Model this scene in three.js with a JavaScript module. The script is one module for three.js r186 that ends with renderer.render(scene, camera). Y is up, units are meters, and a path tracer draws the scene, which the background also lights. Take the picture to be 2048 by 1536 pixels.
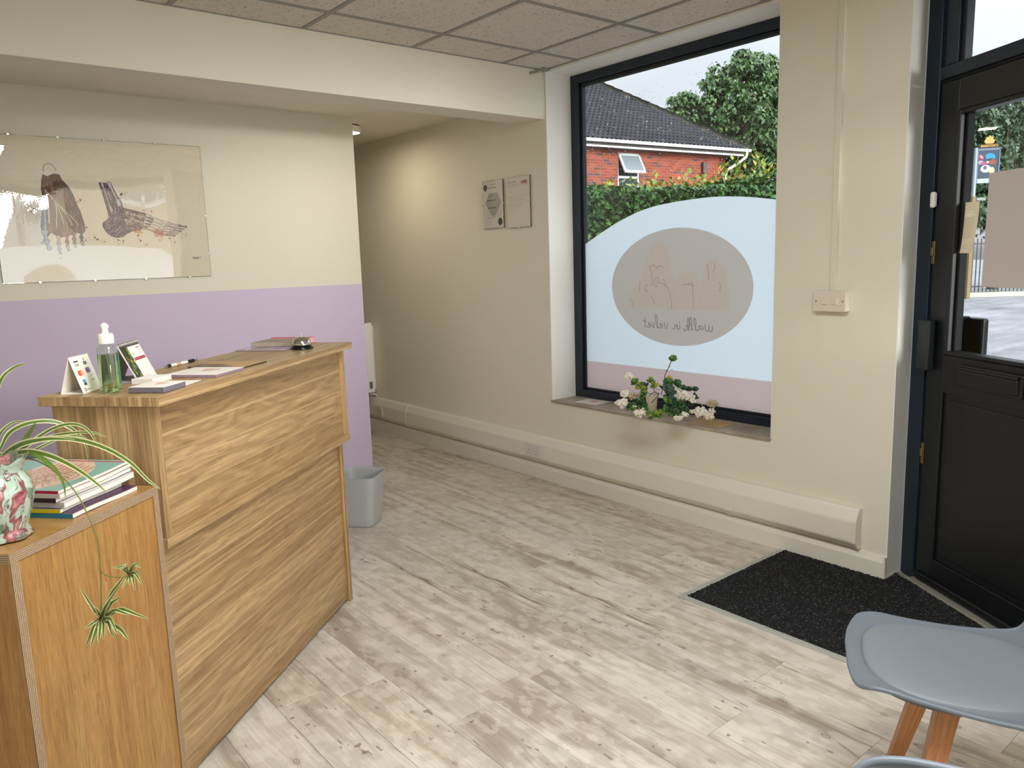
import * as THREE from 'three';
import { RoundedBoxGeometry } from 'three/addons/geometries/RoundedBoxGeometry.js';
import { mergeGeometries, mergeVertices, toCreasedNormals } from 'three/addons/utils/BufferGeometryUtils.js';
import { RectAreaLightUniformsLib } from 'three/addons/lights/RectAreaLightUniformsLib.js';

// ------------------------------------------------------------------ camera, sky, lights, exposure
const scene = new THREE.Scene();
const renderer = new THREE.WebGLRenderer({ antialias: true });
renderer.toneMapping = THREE.LinearToneMapping;
renderer.toneMappingExposure = 1.55;
renderer.shadowMap.enabled = true;
RectAreaLightUniformsLib.init();

const FOCAL = 1546.21, EYE = 1.41;
const YAW = 0.685954015, PITCH = 0.159766120, ROLL = -0.030836264;
const camera = new THREE.PerspectiveCamera(THREE.MathUtils.radToDeg(2 * Math.atan(768 / FOCAL)), 4 / 3, 0.05, 400);
const axis = (() => {
  const cy = Math.cos(YAW), sy = Math.sin(YAW), cp = Math.cos(PITCH), sp = Math.sin(PITCH), cr = Math.cos(ROLL), sr = Math.sin(ROLL);
  const f = new THREE.Vector3(sy * cp, -sp, -cy * cp), r0 = new THREE.Vector3(cy, 0, sy), u0 = r0.clone().cross(f);
  const right = r0.clone().multiplyScalar(cr).addScaledVector(u0, sr), up = r0.clone().multiplyScalar(-sr).addScaledVector(u0, cr);
  return { right, up, forward: f };
})();
camera.position.set(0, EYE, 0);
camera.quaternion.setFromRotationMatrix(new THREE.Matrix4().makeBasis(axis.right, axis.up, axis.forward.clone().negate()));
scene.add(camera);
// a point of the place from where it shows in the photograph and how far away it stands
const at = (px, py, far) => new THREE.Vector3(0, EYE, 0).addScaledVector(axis.right, (px - 1024) / FOCAL * far).addScaledVector(axis.up, -(py - 768) / FOCAL * far).addScaledVector(axis.forward, far);

const SKY_LEVEL = 1.75;        // overcast daylight
const PANEL_LEVEL = 14;       // ceiling panels behind the camera
const LAMP_LEVEL = 60;        // small round lamp in the passage

// the sun behind thin cloud: a wide soft glow low over the street, reaching in through the shop front behind the camera
const sun = new THREE.DirectionalLight(new THREE.Color(1, 0.97, 0.93), 9.5); sun.name = 'veiled_sun';
sun.position.set(-2.4, 8, 30); sun.target.position.set(0, 1, -2); sun.castShadow = true; sun.shadow.radius = 56; sun.shadow.mapSize.set(2048, 2048);
Object.assign(sun.shadow.camera, { left: -20, right: 20, top: 20, bottom: -20, near: 0.5, far: 80 }); scene.add(sun, sun.target);

// ------------------------------------------------------------------ random numbers and noise
function rng(seed) { let s = seed >>> 0; return () => { s = (s + 0x6D2B79F5) | 0; let t = Math.imul(s ^ (s >>> 15), 1 | s); t = (t + Math.imul(t ^ (t >>> 7), 61 | t)) ^ t; return ((t ^ (t >>> 14)) >>> 0) / 4294967296; }; }
const TABLE = new Float32Array(65536); { const r = rng(7); for (let i = 0; i < 65536; i++) TABLE[i] = r(); }
function noise(x, y, px, py) {          // value noise that repeats every px, py
  const xi = Math.floor(x), yi = Math.floor(y), fx = x - xi, fy = y - yi, sx = fx * fx * (3 - 2 * fx), sy = fy * fy * (3 - 2 * fy);
  const x0 = ((xi % px) + px) % px, x1 = (x0 + 1) % px, y0 = ((yi % py) + py) % py, y1 = (y0 + 1) % py;
  const h = (a, b) => TABLE[((a * 73 + b * 179) ^ (b * 31 + (a << 3))) & 65535];
  const a = h(x0, y0), b = h(x1, y0), c = h(x0, y1), d = h(x1, y1);
  return a + (b - a) * sx + (c - a) * sy + (a - b - c + d) * sx * sy;
}
function fbm(x, y, px, py, n = 4) { let v = 0, a = 0.5, t = 0; for (let i = 0; i < n; i++) { v += a * noise(x, y, px, py); t += a; a *= 0.5; x *= 2; y *= 2; px *= 2; py *= 2; } return v / t; }
const lerp = (a, b, t) => a + (b - a) * t, clamp = (x, a = 0, b = 1) => Math.min(b, Math.max(a, x)), smooth = (a, b, x) => { const t = clamp((x - a) / (b - a)); return t * t * (3 - 2 * t); };
const mix3 = (a, b, t) => [lerp(a[0], b[0], t), lerp(a[1], b[1], t), lerp(a[2], b[2], t)];

function pixels(w, h, f, srgb = true) {   // f(u, v) -> [r, g, b] 0..255 ; row 0 is v = 0
  const d = new Uint8Array(w * h * 4);
  for (let y = 0, o = 0; y < h; y++) for (let x = 0; x < w; x++, o += 4) { const c = f((x + 0.5) / w, (y + 0.5) / h); d[o] = clamp(c[0], 0, 255); d[o + 1] = clamp(c[1], 0, 255); d[o + 2] = clamp(c[2], 0, 255); d[o + 3] = 255; }
  const t = new THREE.DataTexture(d, w, h);
  t.wrapS = t.wrapT = THREE.RepeatWrapping; t.magFilter = THREE.LinearFilter; t.minFilter = THREE.LinearMipmapLinearFilter; t.generateMipmaps = true;
  if (srgb) t.colorSpace = THREE.SRGBColorSpace; t.needsUpdate = true; return t;
}
function drawn(w, h, f) {                  // a picture drawn on a canvas
  const c = document.createElement('canvas'); c.width = w; c.height = h; const g = c.getContext('2d'); f(g, w, h);
  const t = new THREE.CanvasTexture(c); t.colorSpace = THREE.SRGBColorSpace; t.wrapS = t.wrapT = THREE.ClampToEdgeWrapping; t.magFilter = THREE.LinearFilter; return t;
}
const sized = (t, w, h, rot = 0) => { const c = t.clone(); c.repeat.set(1 / w, 1 / h); c.rotation = rot; c.needsUpdate = true; return c; };

// overcast sky: brighter overhead than at the horizon, soft cloud, no sun
{
  const w = 1024, h = 512, d = new Float32Array(w * h * 4);
  for (let y = 0; y < h; y++) for (let x = 0; x < w; x++) {
    const el = ((y + 0.5) / h - 0.5) * Math.PI, s = Math.max(0, Math.sin(el));
    const k = fbm(x / w * 12, y / h * 10, 12, 10, 5), c = 0.86 + 0.34 * smooth(0.3, 0.75, k);
    const l = SKY_LEVEL * c * (el < 0 ? 0.35 : (0.56 + 1.5 * s)), o = (y * w + x) * 4;
    d[o] = l * lerp(0.93, 0.97, k); d[o + 1] = l * lerp(0.98, 0.99, k); d[o + 2] = l * lerp(1.07, 1.02, k); d[o + 3] = 1;
  }
  const t = new THREE.DataTexture(d, w, h, THREE.RGBAFormat, THREE.FloatType);
  t.mapping = THREE.EquirectangularReflectionMapping; t.wrapS = THREE.RepeatWrapping; t.magFilter = THREE.LinearFilter; t.needsUpdate = true;
  scene.background = t;
}

// ------------------------------------------------------------------ names, things, parts
const taken = new Map();
function numbered(n) { const k = taken.get(n) ?? 0; taken.set(n, k + 1); return k ? n + '_' + String(k).padStart(3, '0') : n; }
function tag(o, label, category, group) { o.userData.label = label; o.userData.category = category; if (group) o.userData.group = group; return o; }
function thing(name, label, category, pos = [0, 0, 0], turn = 0, group) { const o = new THREE.Group(); o.name = numbered(name); scene.add(o); o.position.set(...pos); o.rotation.y = turn; return tag(o, label, category, group); }
function structure(name, pos = [0, 0, 0], turn = 0) { const o = new THREE.Group(); o.name = name; scene.add(o); o.position.set(...pos); o.rotation.y = turn; o.userData.kind = 'structure'; return o; }
const childCount = new Map();
function part(name, geo, mat, parent, label) {
  const m = new THREE.Mesh(Array.isArray(geo) ? join(geo) : geo, mat), key = parent.uuid + name, k = childCount.get(key) ?? 0; childCount.set(key, k + 1);
  m.name = k ? name + '_' + String(k).padStart(3, '0') : name; m.castShadow = m.receiveShadow = true; parent.add(m); if (label) m.userData.label = label; return m;
}
function single(name, geo, mat, label, category, group) { const m = new THREE.Mesh(Array.isArray(geo) ? join(geo) : geo, mat); m.name = numbered(name); m.castShadow = m.receiveShadow = true; scene.add(m); return tag(m, label, category, group); }
function copy(o, label, pos, turn) { const c = o.clone(); c.name = numbered(o.name.replace(/_\d{3}$/, '')); c.userData = { ...o.userData, label }; scene.add(c); c.position.set(...pos); c.rotation.y = turn; return c; }

// ------------------------------------------------------------------ geometry
function join(list) {
  const plain = list.map((g) => { let q = g.index ? g.toNonIndexed() : g.clone(); for (const k of Object.keys(q.attributes)) if (!['position', 'normal', 'uv'].includes(k)) q.deleteAttribute(k); if (!q.attributes.uv) q.setAttribute('uv', new THREE.BufferAttribute(new Float32Array(q.attributes.position.count * 2), 2)); return q; });
  return mergeGeometries(plain);
}
function metre(g, grain = 'x', du = 0, dv = 0) {   // uv in metres from the side each face looks to; u follows the grain
  const q = g.index ? g.toNonIndexed() : g; const p = q.attributes.position, n = q.attributes.normal, uv = new Float32Array(p.count * 2);
  for (let i = 0; i < p.count; i += 3) {
    const ax = Math.abs(n.getX(i) + n.getX(i + 1) + n.getX(i + 2)), ay = Math.abs(n.getY(i) + n.getY(i + 1) + n.getY(i + 2)), az = Math.abs(n.getZ(i) + n.getZ(i + 1) + n.getZ(i + 2));
    const out = ax >= ay && ax >= az ? 'x' : ay >= az ? 'y' : 'z', two = ['x', 'y', 'z'].filter((k) => k !== out);
    let [a, b] = two; if (b === grain) [a, b] = [b, a]; if (a !== grain && out === grain) { /* end grain */ }
    for (let k = i; k < i + 3; k++) { const c = { x: p.getX(k), y: p.getY(k), z: p.getZ(k) }; uv[k * 2] = c[a] + du; uv[k * 2 + 1] = c[b] + dv; }
  }
  q.setAttribute('uv', new THREE.BufferAttribute(uv, 2)); return q;
}
const rbox = (x0, x1, y0, y1, z0, z1, r = 0.002, seg = 1) => { const w = x1 - x0, h = y1 - y0, d = z1 - z0, q = Math.min(r, w / 2.2, h / 2.2, d / 2.2); return new RoundedBoxGeometry(w, h, d, seg, q).translate((x0 + x1) / 2, (y0 + y1) / 2, (z0 + z1) / 2); };
const box = (x0, x1, y0, y1, z0, z1) => new THREE.BoxGeometry(x1 - x0, y1 - y0, z1 - z0).translate((x0 + x1) / 2, (y0 + y1) / 2, (z0 + z1) / 2);
const tube = (pts, r, n = 24, k = 6) => new THREE.TubeGeometry(new THREE.CatmullRomCurve3(pts.map((p) => Array.isArray(p) ? new THREE.Vector3(...p) : p)), n, r, k);
const cyl = (r0, r1, h, k = 24) => new THREE.CylinderGeometry(r0, r1, h, k);
const lathe = (pts, k = 40) => new THREE.LatheGeometry(pts.map((p) => new THREE.Vector2(...p)), k);
function extrude(pts, depth, bevel = 0) { const s = new THREE.Shape(pts.map((p) => new THREE.Vector2(...p))); return new THREE.ExtrudeGeometry(s, bevel ? { depth: depth - 2 * bevel, bevelEnabled: true, bevelSize: bevel, bevelThickness: bevel, bevelSegments: 1, bevelOffset: -bevel } : { depth, bevelEnabled: false }).translate(0, 0, bevel); }
// a flat slab of any convex outline (x, z), its top edge chamfered
function slab(poly, top, thick, bevel) {
  const n = poly.length, cx = poly.reduce((s, p) => s + p[0], 0) / n, cz = poly.reduce((s, p) => s + p[1], 0) / n, inner = [];
  let area = 0; for (let i = 0; i < n; i++) { const a = poly[i], b = poly[(i + 1) % n]; area += a[0] * b[1] - b[0] * a[1]; }
  const P = area > 0 ? poly.slice().reverse() : poly;
  for (let i = 0; i < n; i++) {
    const a = P[(i + n - 1) % n], b = P[i], c = P[(i + 1) % n], e1 = [b[0] - a[0], b[1] - a[1]], e2 = [c[0] - b[0], c[1] - b[1]], l1 = Math.hypot(...e1) || 1, l2 = Math.hypot(...e2) || 1;
    const n1 = [e1[1] / l1, -e1[0] / l1], n2 = [e2[1] / l2, -e2[0] / l2], k = 1 + n1[0] * n2[0] + n1[1] * n2[1];
    let m = [-(n1[0] + n2[0]) / Math.max(k, 0.3), -(n1[1] + n2[1]) / Math.max(k, 0.3)];
    if ((cx - b[0]) * m[0] + (cz - b[1]) * m[1] < 0) m = [-m[0], -m[1]];
    inner.push([b[0] + m[0] * bevel, b[1] + m[1] * bevel]);
  }
  const pos = [], tri = (a, b, c) => pos.push(...a, ...b, ...c), T = inner.map((p) => [p[0], top, p[1]]), S = P.map((p) => [p[0], top - bevel, p[1]]), B = P.map((p) => [p[0], top - thick, p[1]]);
  for (let i = 1; i < n - 1; i++) tri(T[0], T[i], T[i + 1]);
  for (let i = 0; i < n; i++) { const j = (i + 1) % n; tri(S[i], S[j], T[i]); tri(T[i], S[j], T[j]); tri(B[i], B[j], S[i]); tri(S[i], B[j], S[j]); }
  const g = new THREE.BufferGeometry(); g.setAttribute('position', new THREE.Float32BufferAttribute(pos, 3)); g.computeVertexNormals(); return g;
}
function clip(poly, a, b, c) {      // keep a x + b z <= c
  const out = []; for (let i = 0; i < poly.length; i++) { const p = poly[i], q = poly[(i + 1) % poly.length], dp = a * p[0] + b * p[1] - c, dq = a * q[0] + b * q[1] - c; if (dp <= 0) out.push(p); if ((dp < 0 && dq > 0) || (dp > 0 && dq < 0)) { const t = dp / (dp - dq); out.push([lerp(p[0], q[0], t), lerp(p[1], q[1], t)]); } }
  return out.length > 2 ? out : null;
}
function surface(nu, nv, f) {        // f(u, v) -> [x, y, z]
  const p = [], uv = [], idx = []; for (let j = 0; j <= nv; j++) for (let i = 0; i <= nu; i++) { p.push(...f(i / nu, j / nv)); uv.push(i / nu, j / nv); }
  for (let j = 0; j < nv; j++) for (let i = 0; i < nu; i++) { const a = j * (nu + 1) + i, b = a + 1, c = a + nu + 1, d = c + 1; idx.push(a, b, c, b, d, c); }
  const g = new THREE.BufferGeometry(); g.setAttribute('position', new THREE.Float32BufferAttribute(p, 3)); g.setAttribute('uv', new THREE.Float32BufferAttribute(uv, 2)); g.setIndex(idx); g.computeVertexNormals(); return g;
}
// a long leaf along points: folded down its middle, tapering to the tip
function blade(pts, width, face, n = 22, fold = 0.25) {
  const c = new THREE.CatmullRomCurve3(pts), F = face.clone().normalize();
  const rows = []; for (let i = 0; i <= n; i++) { const t = i / n, p = c.getPoint(t), T = c.getTangent(t), S = T.clone().cross(F).normalize(), N = S.clone().cross(T).normalize(), w = width * (t < 0.15 ? lerp(0.55, 1, t / 0.15) : Math.pow(1 - (t - 0.15) / 0.85, 0.62)) * 0.5 + 0.0003; rows.push([p.clone().addScaledVector(S, -w).addScaledVector(N, w * fold), p, p.clone().addScaledVector(S, w).addScaledVector(N, w * fold)]); }
  const pos = [], uv = [], idx = []; rows.forEach((r, i) => r.forEach((p, k) => { pos.push(p.x, p.y, p.z); uv.push(k / 2, i / n); }));
  for (let i = 0; i < n; i++) for (let k = 0; k < 2; k++) { const a = i * 3 + k, b = a + 1, d = a + 3, e = a + 4; idx.push(a, d, b, b, d, e); }
  const g = new THREE.BufferGeometry(); g.setAttribute('position', new THREE.Float32BufferAttribute(pos, 3)); g.setAttribute('uv', new THREE.Float32BufferAttribute(uv, 2)); g.setIndex(idx); g.computeVertexNormals(); return g;
}
const V = (x, y, z) => new THREE.Vector3(x, y, z);

// ------------------------------------------------------------------ materials
const mat = (color, roughness = 0.6, more = {}) => new THREE.MeshStandardMaterial({ color, roughness, ...more });
const phys = (color, roughness = 0.4, more = {}) => new THREE.MeshPhysicalMaterial({ color, roughness, ...more });
const plasterBump = pixels(512, 512, (u, v) => { const k = 255 * (0.6 * fbm(u * 64, v * 64, 64, 64, 3) + 0.4 * fbm(u * 8, v * 8, 8, 8, 3)); return [k, k, k]; }, false);
const wallBump = sized(plasterBump, 0.5, 0.5);
const M = {
  cream: mat('#e6e0cd', 0.72, { bumpMap: wallBump, bumpScale: 0.0006 }),
  reveal: mat('#f1efe8', 0.6, { bumpMap: wallBump, bumpScale: 0.0006 }),
  lilac: mat('#d2c2da', 0.7, { bumpMap: wallBump, bumpScale: 0.0006 }),
  trim: mat('#e6e1d2', 0.4), upvc: mat('#e2dccb', 0.35), white: mat('#efece4', 0.4), whitePaper: mat('#f1ece2', 0.7),
  frame: phys('#142230', 0.38), frameIn: phys('#121a21', 0.5), doorPaint: phys('#080d10', 0.45, { clearcoat: 0.1, clearcoatRoughness: 0.35 }),
  rubber: mat('#0b0d0f', 0.8), alu: mat('#c9ccc6', 0.32, { metalness: 0.55 }), steel: mat('#c4c2bc', 0.25, { metalness: 1 }), brass: mat('#8c7a4a', 0.4, { metalness: 0.8 }), chrome: mat('#d8d4cc', 0.08, { metalness: 1 }),
  black: phys('#0c0b0c', 0.15), grid: mat('#8f8b84', 0.5), glass: phys('#ffffff', 0, { transmission: 1, thickness: 0, ior: 1.5 }), tinted: phys('#a9adae', 0, { transmission: 1, thickness: 0, ior: 1.5 }),
};
// ------------------------------------------------------------------ textures of the large surfaces
// weathered grey-brown floor board, 2.44 m along the grain by 1.22 m
const knots = (() => { const r = rng(21), k = []; for (let i = 0; i < 46; i++) k.push([r(), r(), 0.006 + 0.012 * r(), r()]); return k; })();
const floorTex = pixels(2048, 1024, (u, v) => {
  let dv = 0; let knot = 0;
  for (const [ku, kv, kr] of knots) { let x = (u - ku) * 2.44, y = (v - kv) * 1.22; if (x > 1.22) x -= 2.44; if (x < -1.22) x += 2.44; if (y > 0.61) y -= 1.22; if (y < -0.61) y += 1.22; const q = (x * x) / 9 + y * y * 1.6; if (q < 0.002) { const e = Math.exp(-q / (kr * kr * 1.4)); dv += e * Math.sign(y) * 0.012; knot = Math.max(knot, Math.exp(-(x * x / 3 + y * y) / (kr * kr * 0.35)) * (0.55 + 0.45 * Math.cos(Math.hypot(x / 1.7, y) / kr * 14))); } }
  const w = fbm(u * 6, v * 6, 6, 6, 3) * 0.05 + dv, vv = v + w;
  const fine = fbm(u * 20, vv * 300, 20, 300, 3), mid = fbm(u * 4, vv * 26, 4, 26, 5), blotch = fbm(u * 4 + 3, vv * 10, 4, 10, 5), mottle = fbm(u * 52, v * 40, 52, 40, 4), wide = fbm(u * 3, v * 5 + 2, 3, 5, 3);
  let c = mix3([214, 204, 190], [172, 158, 142], smooth(0.44, 0.72, mid) * 0.8);
  c = mix3(c, [146, 128, 112], smooth(0.5, 0.7, blotch) * 0.62 * smooth(0.35, 0.6, mid));
  c = mix3(c, [178, 168, 150], smooth(0.45, 0.65, wide) * 0.3);
  c = mix3(c, [222, 214, 202], smooth(0.48, 0.66, mottle) * 0.42); c = mix3(c, [150, 138, 126], smooth(0.52, 0.34, mottle) * 0.16);
  const k = 1 + (fine - 0.5) * 0.14; c = [c[0] * k, c[1] * k, c[2] * k];
  const ridge = Math.abs(fbm(u * 2, vv * 15 + 9, 2, 15, 3) - 0.5), mask = smooth(0.5, 0.62, fbm(u * 4 + 1, v * 12, 4, 12, 2));
  c = mix3(c, [104, 86, 74], (1 - smooth(0.0006, 0.0045, ridge)) * mask * 0.8); c = mix3(c, [150, 132, 116], (1 - smooth(0.002, 0.03, ridge)) * mask * 0.4);
  const fleck = smooth(0.86, 0.9, noise(u * 110, v * 120, 110, 120)) * smooth(0.62, 0.75, noise(u * 17, v * 24, 17, 24)); c = mix3(c, [112, 96, 84], fleck * 0.6);
  return mix3(c, [96, 78, 66], clamp(knot) * 0.8);
});
const floorBump = pixels(1024, 1024, (u, v) => { const k = 120 + 110 * (fbm(u * 24, v * 300, 24, 300, 3) - 0.5) + 60 * (fbm(u * 8, v * 40, 8, 40, 3) - 0.5); return [k, k, k]; }, false);

// oak foil of the desk: strips of different tone along the grain, 1.3 m by 1.3 m
function oak(seed, w, h, tones, warm) {
  const r = rng(seed), edge = [0], tone = [], kind = []; while (edge[edge.length - 1] < 1) { edge.push(edge[edge.length - 1] + 0.03 + 0.055 * r()); tone.push(r()); kind.push(r()); } edge[edge.length - 1] = 1;
  return pixels(w, h, (u, v) => {
    let s = 0; while (v >= edge[s + 1]) s++; const t = tone[s], k = kind[s], mid = (edge[s] + edge[s + 1]) / 2, y = (v - mid);
    const bend = fbm(u * 5 + 7 * s, v * 12, 5, 12, 3) - 0.5;
    const arch = k > 0.55 ? Math.abs(y + bend * 0.035) * 30 + 0.5 * Math.cos(u * 6.283 * 2 + s) : (y + bend * 0.02) * 38;
    const rings = 0.5 + 0.5 * Math.sin(arch * 6.283 + bend * 9), fine = fbm(u * 7, (v + bend * 0.008) * 340, 7, 340, 3), pore = smooth(0.62, 0.8, noise(u * 26, (v + bend * 0.008) * 420, 26, 420));
    const streak = fbm(u * 3, (v + bend * 0.014) * 80, 3, 80, 4);
    let c = mix3(tones[0], tones[1], clamp(0.1 + 0.75 * t * 0.8 + (streak - 0.5) * 0.9)); c = mix3(c, tones[2], rings * 0.22 + pore * 0.22);
    const f = 1 + (fine - 0.5) * 0.3; c = [c[0] * f, c[1] * f, c[2] * f];
    const near = Math.min(v - edge[s], edge[s + 1] - v); return near < 0.0016 ? mix3(c, tones[3], 0.55) : c;
  });
}
const deskTex = oak(5, 1024, 1024, [[202, 170, 124], [158, 125, 84], [118, 88, 55], [220, 192, 148]]);
const plyTex = pixels(1024, 1024, (u, v) => {
  const b = fbm(u * 4, v * 7, 4, 7, 3) - 0.5, s = fbm(u * 3, (v + b * 0.03) * 60, 3, 60, 4), f = fbm(u * 20, (v + b * 0.02) * 300, 20, 300, 3), p = smooth(0.66, 0.8, noise(u * 30, v * 360, 30, 360)), wide = fbm(u * 2, (v + b * 0.05) * 14, 2, 14, 3);
  let c = mix3([216, 168, 102], [186, 132, 72], clamp((s - 0.3) * 1.4)); c = mix3(c, [222, 180, 118], smooth(0.5, 0.75, wide) * 0.6); c = mix3(c, [150, 100, 52], p * 0.3);
  const k = 1 + (f - 0.5) * 0.2; return [c[0] * k, c[1] * k, c[2] * k];
});
const plyEdgeTex = pixels(256, 256, (u, v) => { const n = fbm(u * 30, v * 20, 30, 20, 3), layer = (v * 9) % 2 < 1, gap = Math.abs(((v * 9) % 1) - 0.5) > 0.42; let c = layer ? [176, 152, 120] : [140, 114, 88]; if (gap) c = [104, 82, 62]; const k = 0.85 + 0.3 * n; return [c[0] * k, c[1] * k, c[2] * k]; });
const beechTex = pixels(512, 512, (u, v) => { const b = fbm(u * 3, v * 5, 3, 5, 3) - 0.5, s = fbm(u * 3, (v + b * 0.05) * 40, 3, 40, 3), f = fbm(u * 30, v * 200, 30, 200, 2); const c = mix3([196, 140, 92], [160, 104, 62], s), k = 1 + (f - 0.5) * 0.16; return [c[0] * k, c[1] * k, c[2] * k]; });
const tileTex = pixels(1024, 1024, (u, v) => { const n = fbm(u * 90, v * 90, 90, 90, 3), pit = smooth(0.74, 0.8, noise(u * 110 + 3 * noise(u * 20, v * 20, 20, 20), v * 110, 110, 110)) * smooth(0.4, 0.62, noise(u * 30, v * 30, 30, 30)); let c = mix3([222, 214, 202], [206, 197, 185], n); return mix3(c, [150, 140, 128], pit * 0.75); });
const tileBump = pixels(512, 512, (u, v) => { const pit = smooth(0.74, 0.8, noise(u * 110 + 3 * noise(u * 20, v * 20, 20, 20), v * 110, 110, 110)); const k = 200 - 150 * pit + 50 * (fbm(u * 60, v * 60, 60, 60, 3) - 0.5); return [k, k, k]; }, false);
const matTex = pixels(512, 512, (u, v) => { const n = noise(u * 170, v * 170, 170, 170), m = fbm(u * 10, v * 10, 10, 10, 3); const g = n > 0.8 ? 72 : n > 0.5 ? 40 : 26; const k = g * (0.8 + 0.4 * m); return [k, k, k * 1.02]; });
const brickTex = pixels(1024, 1024, (u, v) => {          // 1.8 m by 1.2 m of stretcher bond
  const row = Math.floor(v * 16), fy = v * 16 - row, x = u * 8 + (row % 2) * 0.5, col = Math.floor(x), fx = x - col, h = TABLE[((col % 8) * 37 + row * 91) & 65535], h2 = TABLE[((col % 8) * 57 + row * 41 + 900) & 65535], n = fbm(u * 120, v * 90, 120, 90, 3);
  if (fy < 0.13 || fx < 0.045) return [118 + 40 * n, 86 + 40 * n, 72 + 40 * n];
  let c = mix3([128, 54, 38], [152, 74, 50], h); if (h2 > 0.84) c = [92, 62, 60]; const k = 0.82 + 0.36 * n; return [c[0] * k, c[1] * k, c[2] * k];
});
const asphaltTex = pixels(1024, 1024, (u, v) => { const n = fbm(u * 200, v * 200, 200, 200, 3), m = fbm(u * 6, v * 9, 6, 9, 5), l = fbm(u * 3, v * 40, 3, 40, 3); const k = 158 + 40 * (n - 0.5) + 70 * (m - 0.5) + 40 * (l - 0.5); return [k, k, k * 1.03]; });
const asphaltRough = pixels(512, 512, (u, v) => { const k = 255 * clamp(0.26 + 0.5 * fbm(u * 7, v * 24, 7, 24, 4)); return [k, k, k]; }, false);
const renderTex = pixels(512, 512, (u, v) => { const n = fbm(u * 80, v * 80, 80, 80, 3); return [196 + 24 * n, 178 + 24 * n, 150 + 22 * n]; });

M.desk = mat('#ebe9e4', 0.38, { map: sized(deskTex, 1.3, 1.3) });
M.ply = mat('#c6c1b8', 0.36, { map: sized(plyTex, 0.95, 0.8) });
M.plyEdge = mat('#ffffff', 0.6, { map: plyEdgeTex });
M.beech = mat('#ffffff', 0.42, { map: sized(beechTex, 0.6, 0.3) });
M.tile = mat('#ffffff', 0.9, { map: sized(tileTex, 0.6, 0.6), bumpMap: sized(tileBump, 0.6, 0.6), bumpScale: 0.0015 });
M.mat = mat('#ffffff', 0.95, { map: sized(matTex, 0.6, 0.6) });
M.brick = mat('#ffffff', 0.85, { map: sized(brickTex, 1.8, 1.2) });
M.asphalt = mat('#ffffff', 1, { map: sized(asphaltTex, 7, 7), roughnessMap: sized(asphaltRough, 9, 9) });
M.render = mat('#ffffff', 0.9, { map: sized(renderTex, 1.5, 1.5) });
// ------------------------------------------------------------------ lit ceiling panels behind the camera
const PANELS = [[0.81, -1.165, 'nearest the desk'], [0.81, -0.565, 'in the middle of its row'], [0.81, 0.035, 'nearest the shop front']];
for (const [x, z, which] of PANELS) {
  const t = thing('ceiling_light', 'square white ceiling light panel, the one ' + which, 'ceiling light', [x, 2.5, z], 0, 'square light panels in the tile grid');
  part('frame', [box(-0.3, 0.3, 0.001, 0.012, -0.3, -0.285), box(-0.3, 0.3, 0.001, 0.012, 0.285, 0.3), box(-0.3, -0.285, 0.001, 0.012, -0.285, 0.285), box(0.285, 0.3, 0.001, 0.012, -0.285, 0.285)], M.white, t);
  part('diffuser', box(-0.285, 0.285, 0.004, 0.01, -0.285, 0.285), mat('#ffffff', 0.6, { emissive: new THREE.Color(0.96, 1, 1.02), emissiveIntensity: 1.5 }), t);
  const l = new THREE.RectAreaLight(new THREE.Color(0.96, 1, 1.02), PANEL_LEVEL, 0.56, 0.56); l.name = 'panel_light'; l.position.set(x, 2.498, z); l.rotation.x = -Math.PI / 2; scene.add(l);
}
// where the three chairs stand: x, z, turn
const CHAIR1 = [1.875, -0.645, -2.62], CHAIR2 = [0.655, -0.118, -1.95], CHAIR3 = [0.38, -3.3, 0.55];
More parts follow.
